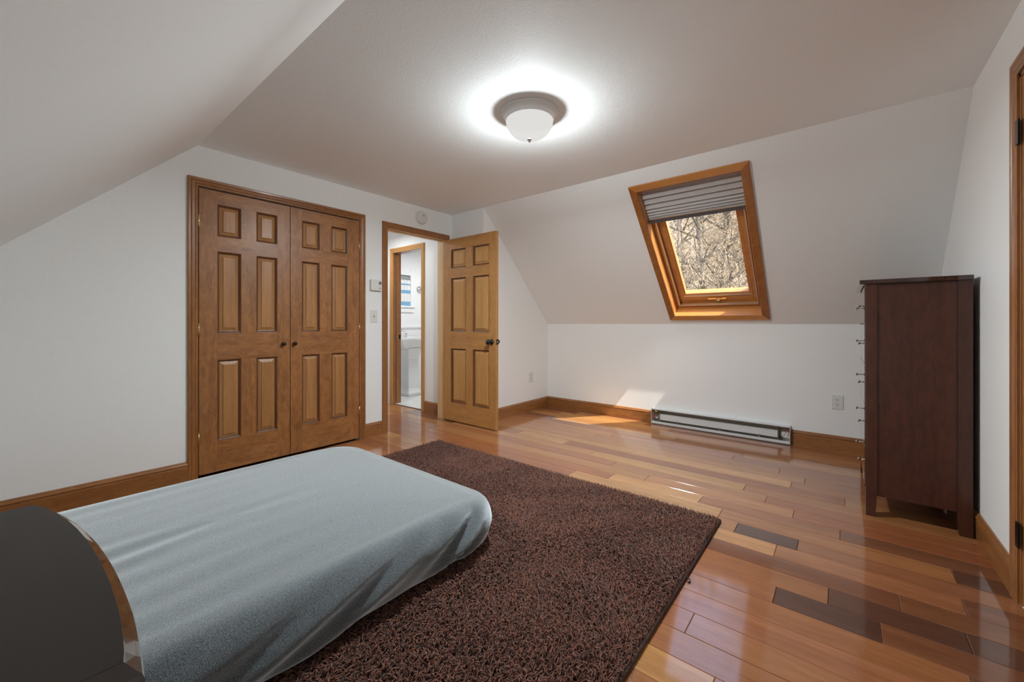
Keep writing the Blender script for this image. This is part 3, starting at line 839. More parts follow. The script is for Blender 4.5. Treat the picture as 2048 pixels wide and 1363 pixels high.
wire('black', [(-.605, -.02, .06), (-.58, -.048, .05), (-.56, -.04, .075), (-.53, -.03, .06)])
wire('red', [(-.60, -.02, .10), (-.595, -.05, .085), (-.575, -.052, .078), (-.55, -.03, .09)], .003)
wire('orange', [(-.605, -.03, .135), (-.59, -.05, .118), (-.57, -.03, .105)])
wire('white', [(-.60, -.02, .14), (-.57, -.05, .150), (-.545, -.03, .13)])
wire('yellow', [(-.575, -.052, .142), (-.560, -.054, .134), (-.548, -.052, .140)], .007)
wire('red', [(-.590, -.052, .080), (-.580, -.054, .070)], .008)
wire('white', [(-.566, -.052, .075), (-.556, -.053, .068), (-.545, -.052, .074)], .007)
wire('red', [(.56, -.02, .148), (.58, -.03, .150), (.602, -.03, .146), (.602, -.03, .10), (.598, -.03, .07)])
wire('red', [(.545, -.02, .06), (.565, -.048, .075), (.580, -.045, .10), (.575, -.03, .12)], .0018)
wire('black', [(.530, -.035, .055), (.548, -.045, .060), (.560, -.04, .05)], .005)
MB().box((.545, -.012, .05), (.605, -.008, .10)).build('wiring_label', M['plastic'], ht)

# ------------------------------------------------------------------ dresser (tall chest of drawers)
DX0, DX1, DY0, DY1, DZ = .102, .503, 3.004, 3.872, 1.312
dr = empty('dresser', ((DX0 + DX1) / 2, (DY0 + DY1) / 2, 0)); tag(dr, 'tall dark espresso wood chest of drawers in the corner by the right wall', 'dresser')
DO = dr.location
def dbox(name, lo, hi, mat, bev=0.0, parent=dr):
    c = [(a + b) / 2 for a, b in zip(lo, hi)]
    return MB().box([a - m_ for a, m_ in zip(lo, c)], [b - m_ for b, m_ in zip(hi, c)], bev).build(name, mat, parent, [a - b for a, b in zip(c, DO)] if parent is dr else c)
dbox('top', (DX0 - .028, DY0 - .012, DZ - .024), (DX1 + .002, DY1 + .012, DZ), M['gloss_y'], .004)
def post(x0, x1, y0, y1, tx):
    """corner post; the foot tapers on the inner side"""
    zt = DZ - .0245
    mb = MB()
    lv = [(0, .007), (.115, 0.0), (zt, 0.0)]
    pts = []
    for z, tp in lv:
        a0, a1 = (x0, x1 - tp) if tx > 0 else (x0 + tp, x1)
        b0, b1 = y0, y1
        pts += [(a0, b0, z), (a1, b0, z), (a1, b1, z), (a0, b1, z)]
    f = [(3, 2, 1, 0), (8, 9, 10, 11)]
    for l in (0, 4):
        for k in range(4): f.append((l + k, l + (k + 1) % 4, l + 4 + (k + 1) % 4, l + 4 + k))
    mb.add(pts, f)
    c = ((x0 + x1) / 2, (y0 + y1) / 2, 0)
    mb.v = [(p[0] - c[0], p[1] - c[1], p[2]) for p in mb.v]
    return mb.build('corner_post', M['dark_z'], dr, [a - b for a, b in zip(c, DO)])
post(DX0, DX0 + .046, DY0, DY0 + .046, 1); post(DX1 - .052, DX1, DY0, DY0 + .046, -1)
post(DX0, DX0 + .046, DY1 - .046, DY1, 1); post(DX1 - .052, DX1, DY1 - .046, DY1, -1)
for yy in (DY0 + .008, DY1 - .022):
    dbox('side_panel', (DX0 + .0465, yy, .115), (DX1 - .0525, yy + .014, DZ - .025), M['dark_z'])
dbox('back_panel', (DX1 - .012, DY0 + .047, .115), (DX1 - .004, DY1 - .047, DZ - .025), M['dark_z'])
dbox('bottom_board', (DX0 + .02, DY0 + .047, .118), (DX1 - .014, DY1 - .047, .130), M['dark_y'])
zr = [.140, .372, .604, .836, 1.066, 1.280]
for i in range(5):
    z0, z1 = zr[i] + .003, zr[i + 1] - .003
    dw = dbox('drawer', (DX0 - .004, DY0 + .048, z0), (DX0 + .016, DY1 - .048, z1), M['gloss_y'], .0015)
    for yy in (3.205, 3.670):
        kz = (z0 + z1) / 2
        k_ = MB().lathe([(0, 0), (.006, 0), (.0042, -.003), (.0035, -.016), (.006, -.018), (.0095, -.020), (.0095, -.024), (.006, -.027), (0, -.028)], axis='x', seg=18)
        kn = k_.build('knob', M['chrome'], dw, (-.010, yy - (DY0 + DY1) / 2, kz - (z0 + z1) / 2)); kn['label'] = 'polished metal drawer knob'
    dbox('drawer_box', (DX0 + .016, DY0 + .06, z0 + .01), (DX1 - .03, DY1 - .06, z1 - .02), M['dark_y'])
for z in zr:
    dbox('rail', (DX0 + .004, DY0 + .0465, z - .0025), (DX0 + .016, DY1 - .0465, z + .0025), M['dark_y'])

# ------------------------------------------------------------------ nightstand with bowed front
NT = .745
ns = empty('nightstand', (-.83, -.18, 0)); tag(ns, 'near-black bow-front nightstand beside the bed in the near corner', 'nightstand')
NO = ns.location
front = [(-1.136, .030), (-1.105, .040), (-1.075, .049), (-1.035, .058), (-.994, .066), (-.940, .0735), (-.886, .079), (-.840, .0825), (-.796, .085), (-.750, .0865), (-.710, .087), (-.670, .087), (-.638, .0865), (-.605, .0850), (-.578, .0830), (-.550, .0805), (-.521, .078)]
NB = -.415
def ns_outline(inset):
    """outline of the top, moved inwards by inset"""
    n = len(front); pts = []
    for i, p in enumerate(front):
        a = Vector(front[max(i - 1, 0)]); b = Vector(front[min(i + 1, n - 1)])
        t = (b - a).normalized(); nn = Vector((t.y, -t.x))
        q = Vector(p) + nn * inset
        q.x = min(max(q.x, front[0][0] + inset), front[-1][0] - inset)
        pts.append((q.x - NO.x, q.y - NO.y))
    pts.append((front[-1][0] - inset - NO.x, NB + inset - NO.y)); pts.append((front[0][0] + inset - NO.x, NB + inset - NO.y))
    return pts
def ns_loft(name, levels, mat, smooth=False):
    mb = MB(); vs_ = []; n = len(front) + 2
    for ins, z in levels: vs_ += [(x, y, z) for x, y in ns_outline(ins)]
    fs = [tuple(range(n))[::-1], tuple(range((len(levels) - 1) * n, len(levels) * n))]
    for l in range(len(levels) - 1):
        for k in range(n): fs.append((l * n + k, l * n + (k + 1) % n, (l + 1) * n + (k + 1) % n, (l + 1) * n + k))
    mb.add(vs_, fs, smooth)
    return mb.build(name, mat, ns)
M['espresso'] = plain('satin_espresso', (0.021, 0.017, 0.0145), 0.40, spec=.3, bump=(500, 0.01, 0.0005))
M['espresso_edge'] = plain('polished_espresso_edge', (0.022, 0.015, 0.011), 0.12, coat=0.9)
ns_loft('top_moulding', [(.012, .703), (.003, .708), (0.0, .714), (0.0, .728), (.0015, .7325), (.0040, .7350)], M['espresso_edge'])
ns_loft('top', [(.0042, .7350), (.0055, .7362), (.0125, NT - .001), (.0135, NT)], M['espresso_edge'])
ns_loft('top_surface', [(.0137, NT - .004), (.0137, NT + .0004)], M['espresso'])
ns_loft('body', [(.035, .12), (.035, .70)], M['dark_z'])
ns_loft('plinth', [(.030, .10), (.028, .135), (.034, .14)], M['dark_x'])
for i, (z0, z1) in enumerate(((.155, .33), (.34, .515), (.525, .69))):
    n = len(front); mb = MB()
    o1 = ns_outline(.034)[1:n - 1]; o2 = ns_outline(.022)[1:n - 1]
    k = len(o1); poly = o2 + o1[::-1]
    mb.prism(None, [(x, y, z0) for x, y in poly], [(x, y, z1) for x, y in poly])
    dw = mb.build('drawer', M['gloss_x'], ns)
    MB().lathe([(0, 0), (.006, 0), (.005, .012), (.012, .018), (.012, .023), (0, .027)], axis='y', seg=16).build('knob', M['chrome'], dw, (0.0, .065 - NO.y, (z0 + z1) / 2))
for sx in (-1, 1):
    for yy in (NB + .06, .012):
        MB().box((sx * .245 - .022, yy - .022 - NO.y, 0), (sx * .245 + .022, yy + .022 - NO.y, .11), .003).build('leg', M['dark_z'], ns)

# ------------------------------------------------------------------ bed: low mattress under a plush blanket
m, nt, N, L, B = new_mat('plush_blanket')
tc = N.new('ShaderNodeTexCoord')
n1 = N.new('ShaderNodeTexNoise'); n1.inputs['Scale'].default_value = 480; n1.inputs['Detail'].default_value = 2
n2 = N.new('ShaderNodeTexNoise'); n2.inputs['Scale'].default_value = 7; n2.inputs['Detail'].default_value = 4
L.new(tc.outputs['Object'], n1.inputs['Vector']); L.new(tc.outputs['Object'], n2.inputs['Vector'])
cr = N.new('ShaderNodeMapRange'); cr.inputs['From Min'].default_value = .39; cr.inputs['From Max'].default_value = .63
L.new(n1.outputs['Fac'], cr.inputs['Value'])
cm = N.new('ShaderNodeMixRGB'); cm.inputs['Color1'].default_value = (0.018, 0.023, 0.026, 1); cm.inputs['Color2'].default_value = (0.165, 0.192, 0.205, 1)
L.new(cr.outputs[0], cm.inputs['Fac'])
c2 = N.new('ShaderNodeMixRGB'); c2.blend_type = 'MULTIPLY'; c2.inputs['Fac'].default_value = .22
L.new(cm.outputs['Color'], c2.inputs['Color1']); L.new(n2.outputs['Fac'], c2.inputs['Color2'])
L.new(c2.outputs['Color'], B.inputs['Base Color'])
B.inputs['Roughness'].default_value = 0.85; B.inputs['Specular IOR Level'].default_value = 0.15
B.inputs['Sheen Weight'].default_value = 0.0; B.inputs['Sheen Roughness'].default_value = 0.75; B.inputs['Sheen Tint'].default_value = (0.90, 0.965, 1.0, 1)
bp = N.new('ShaderNodeBump'); bp.inputs['Strength'].default_value = 0.6; bp.inputs['Distance'].default_value = 0.003
L.new(n1.outputs['Fac'], bp.inputs['Height']); L.new(bp.outputs[0], B.inputs['Normal'])
s2 = N.new('ShaderNodeBsdfSheen'); s2.inputs['Color'].default_value = (0.90, 0.965, 1.0, 1); s2.inputs['Roughness'].default_value = 0.55
sm_ = N.new('ShaderNodeMixRGB'); sm_.inputs['Color1'].default_value = (0.42, 0.455, 0.475, 1); sm_.inputs['Color2'].default_value = (1.0, 1.0, 1.0, 1)
L.new(cr.outputs[0], sm_.inputs['Fac'])
sm2 = N.new('ShaderNodeMixRGB'); sm2.blend_type = 'MULTIPLY'; sm2.inputs['Fac'].default_value = 1.0; sm2.inputs['Color2'].default_value = (0.92, 0.98, 1.0, 1)
L.new(sm_.outputs['Color'], sm2.inputs['Color1']); L.new(sm2.outputs['Color'], s2.inputs['Color'])
B.inputs['Sheen Weight'].default_value = 0.95; B.inputs['Sheen Roughness'].default_value = 0.55; B.inputs['Sheen Tint'].default_value = (0.86, 0.95, 1.0, 1)
ad = N.new('ShaderNodeAddShader'); L.new(B.outputs[0], ad.inputs[0]); L.new(s2.outputs[0], ad.inputs[1])
L.new(ad.outputs[0], N['Material Output'].inputs['Surface'])
M['plush'] = m
BX0, BX1, BY0, BY1 = -2.705, -1.266, -.425, 1.515
bed = empty('bed', ((BX0 + BX1) / 2, (BY0 + BY1) / 2, 0)); tag(bed, 'low mattress wrapped in a grey-blue plush blanket beside the closet', 'bed')
def blanket():
    cx, cy = (BX0 + BX1) / 2, (BY0 + BY1) / 2
    hx, hy = (BX1 - BX0) / 2, (BY1 - BY0) / 2
    rc = .19
    # outline of the rounded rectangle as dense points with normals
    def outline(n):
        segs = []
        corners = [(hx - rc, hy - rc, 0), (-hx + rc, hy - rc, PI / 2), (-hx + rc, -hy + rc, PI), (hx - rc, -hy + rc, 1.5 * PI)]
        pts = []
        for i, (ax, ay, a0) in enumerate(corners):
            for k in range(25):
                a = a0 + PI / 2 * k / 24
                pts.append((ax + rc * math.cos(a), ay + rc * math.sin(a), math.cos(a), math.sin(a)))
        pts.append(pts[0])
        d = [0]
        for p, q in zip(pts, pts[1:]): d.append(d[-1] + math.hypot(q[0] - p[0], q[1] - p[1]))
        out = []
        j = 0
        for i in range(n):
            t = d[-1] * i / n
            while d[j + 1] < t: j += 1
            w = (t - d[j]) / max(d[j + 1] - d[j], 1e-9)
            p, q = pts[j], pts[j + 1]
            out.append([p[k] + (q[k] - p[k]) * w for k in range(4)])
        return out
    NPT = 520
    ol = outline(NPT)
    prof = []                              # (mode, inset/scale, z)
    top_r = [0.0, .08, .16, .24, .32, .40, .48, .55, .62, .68, .74, .79, .84, .88, .915, .945]
    ZT = .252
    vs_, fs, ring = [], [], 0
    shoulder = [(-.090, .2525), (-.070, .250), (-.051, .244), (-.035, .234), (-.021, .219), (-.011, .200), (-.004, .180), (.000, .158), (.002, .136), (.002, .114), (.000, .094), (-.005, .076), (-.011, .060), (-.018, .046), (-.028, .034), (-.047, .026), (-.09, .022)]
    rnd = random.Random(5)
    ph = [rnd.uniform(0, 6.28) for _ in range(8)]
    for r in top_r:
        for (x, y, nx, ny) in ol:
            px, py = x - nx * .108, y - ny * .108
            vx, vy = px * r / .945, py * r / .945
            z = ZT + .010 * (1 - r ** 3)
            # shallow ripples running lengthwise near the head end
            wy = vy + cy; wx = vx + cx
            amp = .0038 * max(0, min(1, (.95 - wy) / .7)) * (0.4 + .6 * math.sin(wx * 3.1 + 1) ** 2)
            z += amp * math.sin((wx + .05 * math.sin(wy * 2.2)) * 46 + .5 * math.sin(wy * 4 + ph[0])) + .004 * math.sin(wx * 5 + ph[1]) * math.sin(wy * 3 + ph[2])
            z -= .018 * max(0, (wy - 1.05) / .45) ** 2 * (r > 0)
            vs_.append((vx, vy, z))
    for k, (ins, z) in enumerate(shoulder):
        f = k / (len(shoulder) - 1)
        for (x, y, nx, ny) in ol:
            wx, wy = x + cx, y + cy
            side = max(0.0, nx)                       # near long side
            corner = math.exp(-((wy - 1.28) / .30) ** 2) * side
            # diagonal tension folds on the near side, strongest by the foot corner
            env = math.sin(PI * min(1, max(0, (f - .12) / .88))) ** .8 * side
            fold = math.sin((wy - 2.1 * z) * 30 + 1.5 * math.sin(wy * 5 + ph[3]) + ph[4])
            fold2 = math.sin((wy - 3.2 * z) * 17 + ph[5])
            fade = max(0.0, min(1.0, (1.47 - wy) / .16)) * (1 - math.exp(-((wy - BY0) / .2) ** 2))
            d = ins + env * fade * (.012 * fold * (0.40 + 1.1 * corner) + .012 * fold2)
            # the hem is tucked in unevenly
            tuck = max(0, (f - .55) / .45)
            d -= tuck * side * (.006 + .014 * math.sin(wy * 7.5 + 1.1) + .022 * corner)
            d -= tuck * max(0.0, ny) * (.03 + .01 * math.sin(wx * 9))
            zz = z - .018 * max(0, (wy - 1.05) / .45) ** 2 * (1 - f)
            vs_.append((x + nx * d, y + ny * d, zz))
    R_ = len(top_r) + len(shoulder)
    for i in range(R_ - 1):
        for k in range(NPT):
            k2 = (k + 1) % NPT
            fs.append((i * NPT + k, i * NPT + k2, (i + 1) * NPT + k2, (i + 1) * NPT + k))
    fs.append(tuple((R_ - 1) * NPT + k for k in range(NPT)))
    mb = MB(); mb.add(vs_, fs, True)
    o = mb.build('plush_blanket', M['plush'], bed)
    bm = bmesh.new(); bm.from_mesh(o.data)
    bmesh.ops.remove_doubles(bm, verts=bm.verts, dist=1e-6)
    bmesh.ops.recalc_face_normals(bm, faces=bm.faces)
    bm.to_mesh(o.data); bm.free()
    return o
blanket()

# ------------------------------------------------------------------ shag rug
RX0, RX1, RY0, RY1 = -2.815, -.508, .125, 2.400
rug = empty('shag_rug', ((RX0 + RX1) / 2, (RY0 + RY1) / 2, 0)); tag(rug, 'dark brown shag rug under the bed on the plank floor', 'rug')
M['rug_base'] = plain('rug_backing', (0.030, 0.014, 0.010), 0.9)
M['rug_edge'] = plain('rug_binding', (0.055, 0.026, 0.018), 0.8)
m, nt, N, L, B = new_mat('shag_pile')
at = N.new('ShaderNodeAttribute'); at.attribute_name = 'tuft'
rp = N.new('ShaderNodeMixRGB'); rp.inputs['Color1'].default_value = (0.080, 0.026, 0.015, 1); rp.inputs['Color2'].default_value = (0.30, 0.106, 0.060, 1)
L.new(at.outputs['Fac'], rp.inputs['Fac']); L.new(rp.outputs['Color'], B.inputs['Base Color'])
B.inputs['Roughness'].default_value = 0.75; B.inputs['Specular IOR Level'].default_value = 0.2; B.inputs['Sheen Weight'].default_value = 0.25; B.inputs['Sheen Roughness'].default_value = 0.5
M['pile'] = m
hxr, hyr = (RX1 - RX0) / 2, (RY1 - RY0) / 2
MB().box((-hxr + .006, -hyr + .006, .0006), (hxr - .006, hyr - .006, .008)).build('backing', M['rug_base'], rug)
mb = MB()
for a, b in (((-hxr, -hyr), (hxr, -hyr)), ((hxr, -hyr), (hxr, hyr)), ((hxr, hyr), (-hxr, hyr)), ((-hxr, hyr), (-hxr, -hyr))):
    mb.tube([(a[0] * .998, a[1] * .998, .0075), (b[0] * .998, b[1] * .998, .0075)], .0068, 6)
mb.build('edge_binding', M['rug_edge'], rug)
MB().tube([(hxr - .006, 1.76 - (RY0 + RY1) / 2, .008), (hxr + .004, 1.772 - (RY0 + RY1) / 2, .010), (hxr + .016, 1.770 - (RY0 + RY1) / 2, .006), (hxr + .022, 1.758 - (RY0 + RY1) / 2, .0035), (hxr + .014, 1.750 - (RY0 + RY1) / 2, .0035)], .0028, 6).build('loose_yarn', M['rug_edge'], rug)
def pile():
    g = np.random.default_rng(11)
    step = .0076
    nx_, ny_ = int((RX1 - RX0) / step), int((RY1 - RY0) / step)
    X, Y = np.meshgrid(np.linspace(RX0 + .008, RX1 - .008, nx_), np.linspace(RY0 + .008, RY1 - .008, ny_))
    X = X.ravel() + g.uniform(-.5, .5, X.size) * step; Y = Y.ravel() + g.uniform(-.5, .5, Y.size) * step
    keep = ~((X > BX0 + .10) & (X < BX1 - .10) & (Y < BY1 - .12))
    X, Y = X[keep], Y[keep]
    X = np.clip(X, RX0 + .004, RX1 - .004); Y = np.clip(Y, RY0 + .004, RY1 - .004)
    n = X.size
    # leaning direction follows a slow swirl so that the pile looks trodden
    sw_ = 2.2 * np.sin(X * 5.1 + 1.3 * np.sin(Y * 4.3)) + 1.7 * np.sin(Y * 6.7 + 2.1 * np.sin(X * 3.1))
    ang = sw_ + g.normal(0, 1.0, n)
    lean = g.uniform(.010, .024, n)
    under = (X > BX0 - .01) & (X < BX1 + .01) & (Y < BY1 + .01)      # flattened by the mattress
    hh = g.uniform(.017, .030, n) * (1 + .10 * np.sin(X * 11 + Y * 3) * np.sin(Y * 9 - X * 4))
    hh = np.where(under, np.minimum(hh, .017), hh)
    dx, dy = np.cos(ang) * lean, np.sin(ang) * lean
    # keep the edges of the pile inside the binding
    ex = np.minimum(X - RX0, RX1 - X); ey = np.minimum(Y - RY0, RY1 - Y)
    k = np.clip(np.minimum(ex, ey) / .03, .35, 1)
    dx *= k; dy *= k
    lv = [(0.0, .006, .0017), (.35, .55, .0021), (.80, .90, .0018), (1.30, .88, .0006)]
    curl = g.normal(0, .45, n)
    V = np.zeros((n, 4, 3, 3), np.float32)
    for i, (fr_, hz, rad) in enumerate(lv):
        ca, sa = np.cos(curl * i * .6), np.sin(curl * i * .6)
        ox, oy = (dx * ca - dy * sa) * fr_, (dx * sa + dy * ca) * fr_
        z = .006 + hh * (hz if i else 0)
        for k3 in range(3):
            a = ang + 2 * PI * k3 / 3
            V[:, i, k3, 0] = X + ox + np.cos(a) * rad - (RX0 + RX1) / 2
            V[:, i, k3, 1] = Y + oy + np.sin(a) * rad - (RY0 + RY1) / 2
            V[:, i, k3, 2] = z + (rad * .8 * np.sin(2 * PI * k3 / 3) if i == 3 else 0)
    fc = []
    for i in range(3):
        for k3 in range(3):
            k4 = (k3 + 1) % 3
            fc.append((i * 3 + k3, i * 3 + k4, i * 3 + 3 + k4, i * 3 + 3 + k3))
    fc = np.array(fc, np.int64)
    F = (fc[None] + (np.arange(n) * 12)[:, None, None]).reshape(-1, 4)
    me = bpy.data.meshes.new('pile')
    nv, nf = n * 12, F.shape[0]
    me.vertices.add(nv); me.vertices.foreach_set('co', V.reshape(-1))
    me.loops.add(nf * 4); me.loops.foreach_set('vertex_index', F.reshape(-1).astype(np.int32))
    me.polygons.add(nf); me.polygons.foreach_set('loop_start', np.arange(0, nf * 4, 4, dtype=np.int32))
    me.polygons.foreach_set('loop_total', np.full(nf, 4, np.int32))
    me.polygons.foreach_set('use_smooth', np.ones(nf, bool))
    at_ = me.attributes.new('tuft', 'FLOAT', 'POINT')
    tv = np.repeat(np.clip(g.normal(.5, .28, n), 0, 1), 12).astype(np.float32)
    at_.data.foreach_set('value', tv)
    me.update(calc_edges=True)
    me.materials.append(M['pile'])
    o = bpy.data.objects.new('pile', me)
    COL.objects.link(o); o.parent = rug; o['kind'] = 'stuff'
pile()

# ------------------------------------------------------------------ bathroom seen through the doorways
w2 = empty('window_2', (XG, 3.68, 1.58)); tag(w2, 'small white-framed bathroom window behind the striped curtain', 'window', kind='structure')
def wpart(name, lo, hi, mat, bev=.002): return MB().box(lo, hi, bev).build(name, mat, w2)
wpart('frame_side', (0, -.33, -.335), (.022, -.258, .335), M['white']); wpart('frame_side', (0, .253, -.335), (.022, .318, .335), M['white'])
wpart('frame_head', (0, -.258, .243), (.022, .253, .325), M['white']); wpart('frame_foot', (0, -.258, -.335), (.022, .253, -.243), M['white'])
wpart('sill', (.0, -.35, -.262), (.045, .335, -.240), M['white'], .003)
wpart('pane', (-.06, -.258, -.243), (-.056, .253, .243), M['glass'], 0)
wpart('meeting_rail', (-.07, -.258, .10), (-.04, .253, .13), M['white'])
M['linen'] = plain('white_linen', (0.78, 0.77, 0.75), 0.85)
M['blue'] = plain('blue_stripe_linen', (0.22, 0.42, 0.60), 0.85)
cu = empty('cafe_curtain', (XG + .008, 3.68, 1.58)); tag(cu, 'white curtain with blue stripes in the bathroom window', 'curtain')
MB().tube([(.012, -.25, .172), (.012, .25, .172)], .005, 8).build('curtain_rod', M['chrome'], cu)
bands = [(-.236, -.170, 'blue'), (-.170, -.045, 'linen'), (-.045, .010, 'blue'), (.010, .085, 'linen'), (.085, .110, 'blue'), (.110, .175, 'linen')]
for z0, z1, mk in bands:
    mb = MB(); nn = 60; vs_ = []
    for z in (z0, z1):
        for off in (0, -.003):
            for i in range(nn + 1):
                yv = -.248 + .496 * i / nn
                vs_.append((.010 + off + .006 * math.sin(i * .95) , yv, z))
    q = nn + 1; fs = []
    for i in range(nn):
        fs += [(i, i + 1, 2 * q + i + 1, 2 * q + i), (q + i, 3 * q + i, 3 * q + i + 1, q + i + 1), (i, q + i, q + i + 1, i + 1), (2 * q + i, 2 * q + i + 1, 3 * q + i + 1, 3 * q + i)]
    mb.add(vs_, fs, False)
    mb.build('stripe' if mk == 'blue' else 'curtain_panel', M[mk], cu)
rs = box_obj('roller_shade', (XG - .02, 3.43, 1.755), (XG - .012, 3.925, 1.823), plain('grey_roller', (.33, .33, .32), .7)); tag(rs, 'short grey roller shade above the striped bathroom curtain', 'window shade')

rl = MB().box((XG, YE + .12, .985), (XG + .014, YB, 1.000), .002).box((XG, YE + .12, 1.000), (XG + .024, YB, 1.026), .004).build('trim_5', M['white']); tag(rl, 'white chair rail across the bathroom wall above the sink', 'wall trim', kind='structure')
sk = empty('pedestal_sink', (XG + .028, 3.70, 0)); tag(sk, 'white pedestal sink in the bathroom beyond the doorways', 'sink')
def frust(name, levels, mat, bevel=.006):
    """stack of rectangles (x0,x1,hy,z)"""
    mb = MB(); vs_ = []; fs = []
    for (x0, x1, hy, z) in levels: vs_ += [(x0, -hy, z), (x1, -hy, z), (x1, hy, z), (x0, hy, z)]
    for l in range(len(levels) - 1):
        for k in range(4): fs.append((l * 4 + k, l * 4 + (k + 1) % 4, l * 4 + 4 + (k + 1) % 4, l * 4 + 4 + k))
    b = (len(levels) - 1) * 4
    fs += [(3, 2, 1, 0), (b, b + 1, b + 2, b + 3)]
    mb.add(vs_, fs)
    bm = bmesh.new()
    vv = [bm.verts.new(p) for p in mb.v]
    for f in mb.f: bm.faces.new([vv[i] for i in f])
    bmesh.ops.recalc_face_normals(bm, faces=bm.faces)
    bmesh.ops.bevel(bm, geom=list(bm.edges), offset=bevel, segments=2, affect='EDGES')
    m2 = MB(); m2.from_bm(bm)
    return m2.build(name, mat, sk)
frust('pedestal', [(.13, .425, .125, .014), (.13, .425, .125, .055), (.145, .405, .110, .075), (.155, .385, .098, .12), (.165, .375, .092, .55), (.13, .42, .125, .68), (.10, .44, .14, .71)], M['porcelain'], .005)
frust('basin', [(.06, .42, .17, .705), (.02, .46, .235, .755), (.0, .49, .272, .80), (.0, .50, .285, .815), (.0, .505, .29, .845), (.0, .50, .286, .862), (.03, .46, .25, .862), (.06, .42, .20, .80)], M['porcelain'], .004)
fa = MB().tube([(.055, 0, .86), (.055, 0, .93), (.075, 0, .965), (.125, 0, .965), (.150, 0, .945)], [.014, .012, .011, .010, .011], 10).build('faucet', M['chrome'], sk)
for yy in (-.10, .10):
    MB().lathe([(0, 0), (.020, 0), (.018, .01), (.010, .03), (.012, .045), (0, .05)], seg=14).box((-.03, -.006, .046), (.03, .006, .056), .002).box((-.006, -.03, .046), (.006, .03, .056), .002).build('tap_handle', M['chrome'], fa, (.055, yy, .862))
sn = empty('wall_sconce', (XG, 4.115, 1.615)); tag(sn, 'clear glass and chrome wall sconce right of the bathroom window', 'wall lamp')
MB().lathe([(0, 0), (.055, 0), (.055, .008), (.03, .02), (0, .024)], axis='x', seg=24).build('back_plate', M['chrome'], sn)
MB().tube([(.02, 0, 0), (.08, 0, -.01), (.10, 0, .02)], .008, 8).build('arm', M['chrome'], sn)
MB().lathe([(.02, -.01), (.045, 0), (.062, .05), (.055, .10)], center=(.10, 0, .02), seg=24).build('glass_shade', M['glass'], sn)
MB().lathe([(0, 0), (.012, .005), (.024, .03), (.02, .055), (0, .065)], center=(.10, 0, .025), seg=16).build('bulb', plain('lit_bulb', (.8, .8, .8), .3, emit=(1, .95, .85), emit_s=1.6), sn)

# ------------------------------------------------------------------ woods outside the skylight
GZ = -3.4
mg = plain('leaf_litter', (0.20, 0.145, 0.09), 0.9, bump=(6, 0.6, 0.2))
mb = MB(); n = 36; vs_ = []
g2 = random.Random(3)
for j in range(n + 1):
    for i in range(n + 1):
        x = -34 + 60 * i / n; y = 6 + 54 * j / n
        z = GZ + max(0, y - 18) * .48 + .5 * math.sin(x * .4) * math.sin(y * .35) + g2.uniform(-.15, .15)
        vs_.append((x, y, z))
mb.add(vs_, [(j * (n + 1) + i, j * (n + 1) + i + 1, (j + 1) * (n + 1) + i + 1, (j + 1) * (n + 1) + i) for j in range(n) for i in range(n)], True)
tag(mb.build('ground_woods', mg), 'leaf-covered hillside behind the trees outside the skylight', 'ground', kind='structure')
M['bark'] = plain('grey_bark', (0.19, 0.155, 0.115), 0.9, bump=(14, 0.6, 0.02))
M['twigs'] = plain('tan_twigs', (0.30, 0.215, 0.125), 0.85)
M['twigs2'] = plain('buff_leaves', (0.33, 0.255, 0.165), 0.85)
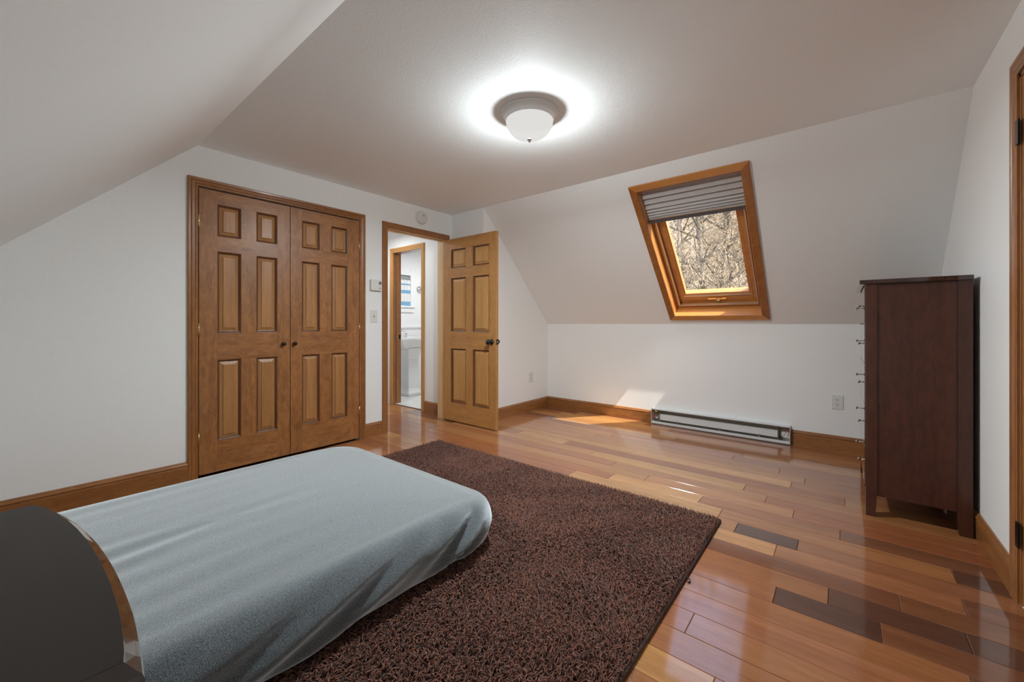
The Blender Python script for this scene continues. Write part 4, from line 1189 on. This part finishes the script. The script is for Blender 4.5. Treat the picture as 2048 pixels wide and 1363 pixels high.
def tree(x, y, h, r, seed, lab, leaves):
    q = random.Random(seed)
    zz = GZ + max(0, y - 18) * .48
    t = empty('bare_tree', (x, y, zz)); tag(t, lab, 'tree', 'leafless trees outside the skylight')
    pts = [(q.uniform(-.02, .02) * h * k / 8, q.uniform(-.02, .02) * h * k / 8, h * k / 8 - .2) for k in range(9)]
    MB().tube(pts, [r * (1 - .09 * k) for k in range(9)], 9).build('trunk', M['bark'], t)
    tips = []
    br = MB()
    for k in range(26):
        f = q.uniform(.22, .98); base = Vector(pts[min(8, int(f * 8))])
        base.z = f * h
        a = q.uniform(0, 2 * PI); ln = h * q.uniform(.12, .28) * (1.15 - .5 * f)
        d = Vector((math.cos(a), math.sin(a), q.uniform(.35, 1.1))).normalized()
        p1 = base + d * ln * .5 + Vector((q.uniform(-.1, .1), q.uniform(-.1, .1), .05)) * ln
        p2 = base + d * ln + Vector((q.uniform(-.2, .2), q.uniform(-.2, .2), q.uniform(0, .25))) * ln
        br.tube([base, p1, p2], [r * .34, r * .22, r * .06], 5)
        tips += [(p1, ln), (p2, ln)]
        for _ in range(4):
            o_ = base.lerp(p2, q.uniform(.3, .95)); dd = Vector((q.uniform(-1, 1), q.uniform(-1, 1), q.uniform(-.1, 1))).normalized()
            e_ = o_ + dd * ln * q.uniform(.25, .55)
            br.tube([o_, o_.lerp(e_, .5) + Vector((0, 0, .04 * ln)), e_], [r * .12, r * .08, r * .02], 4)
            tips.append((e_, ln * .6))
    br.build('branches', M['bark'], t)
    vs_, fs = [], []
    for _ in range(leaves):
        c, ln = tips[q.randrange(len(tips))]
        p = Vector(c) + Vector((q.gauss(0, .24), q.gauss(0, .24), q.gauss(0, .24))) * ln
        d = Vector((q.uniform(-1, 1), q.uniform(-1, 1), q.uniform(-.8, 2.2))).normalized()
        s_ = d.cross(Vector((q.uniform(-1, 1), q.uniform(-1, 1), q.uniform(-1, 1)))).normalized()
        L_, w_ = q.uniform(.03, .14), q.uniform(.003, .009)
        b = len(vs_)
        vs_ += [p - s_ * w_, p + s_ * w_, p + d * L_ + s_ * w_ * .6, p + d * L_ - s_ * w_ * .6]
        fs.append((b, b + 1, b + 2, b + 3))
    mb = MB(); mb.add(vs_, fs)
    me = bpy.data.meshes.new('twigs'); me.from_pydata([tuple(v_) for v_ in vs_], [], fs); me.materials.append(M['twigs'] if seed % 3 else M['twigs2'])
    o = bpy.data.objects.new('twigs', me); COL.objects.link(o); o.parent = t; o['kind'] = 'stuff'
tq = random.Random(77)
spots = []
for k in range(22):
    y = 11.5 + k * .95 + tq.uniform(-.5, .5)
    x = -.24 * y + tq.uniform(-.16, .16) * y
    spots.append((x, y))
for k, (x, y) in enumerate(spots):
    tree(x, y, tq.uniform(8.5, 11) + max(0, y - 20) * .2, tq.uniform(.06, .13), 40 + k, 'bare tan tree among the sunlit woods seen through the skylight', 7500)
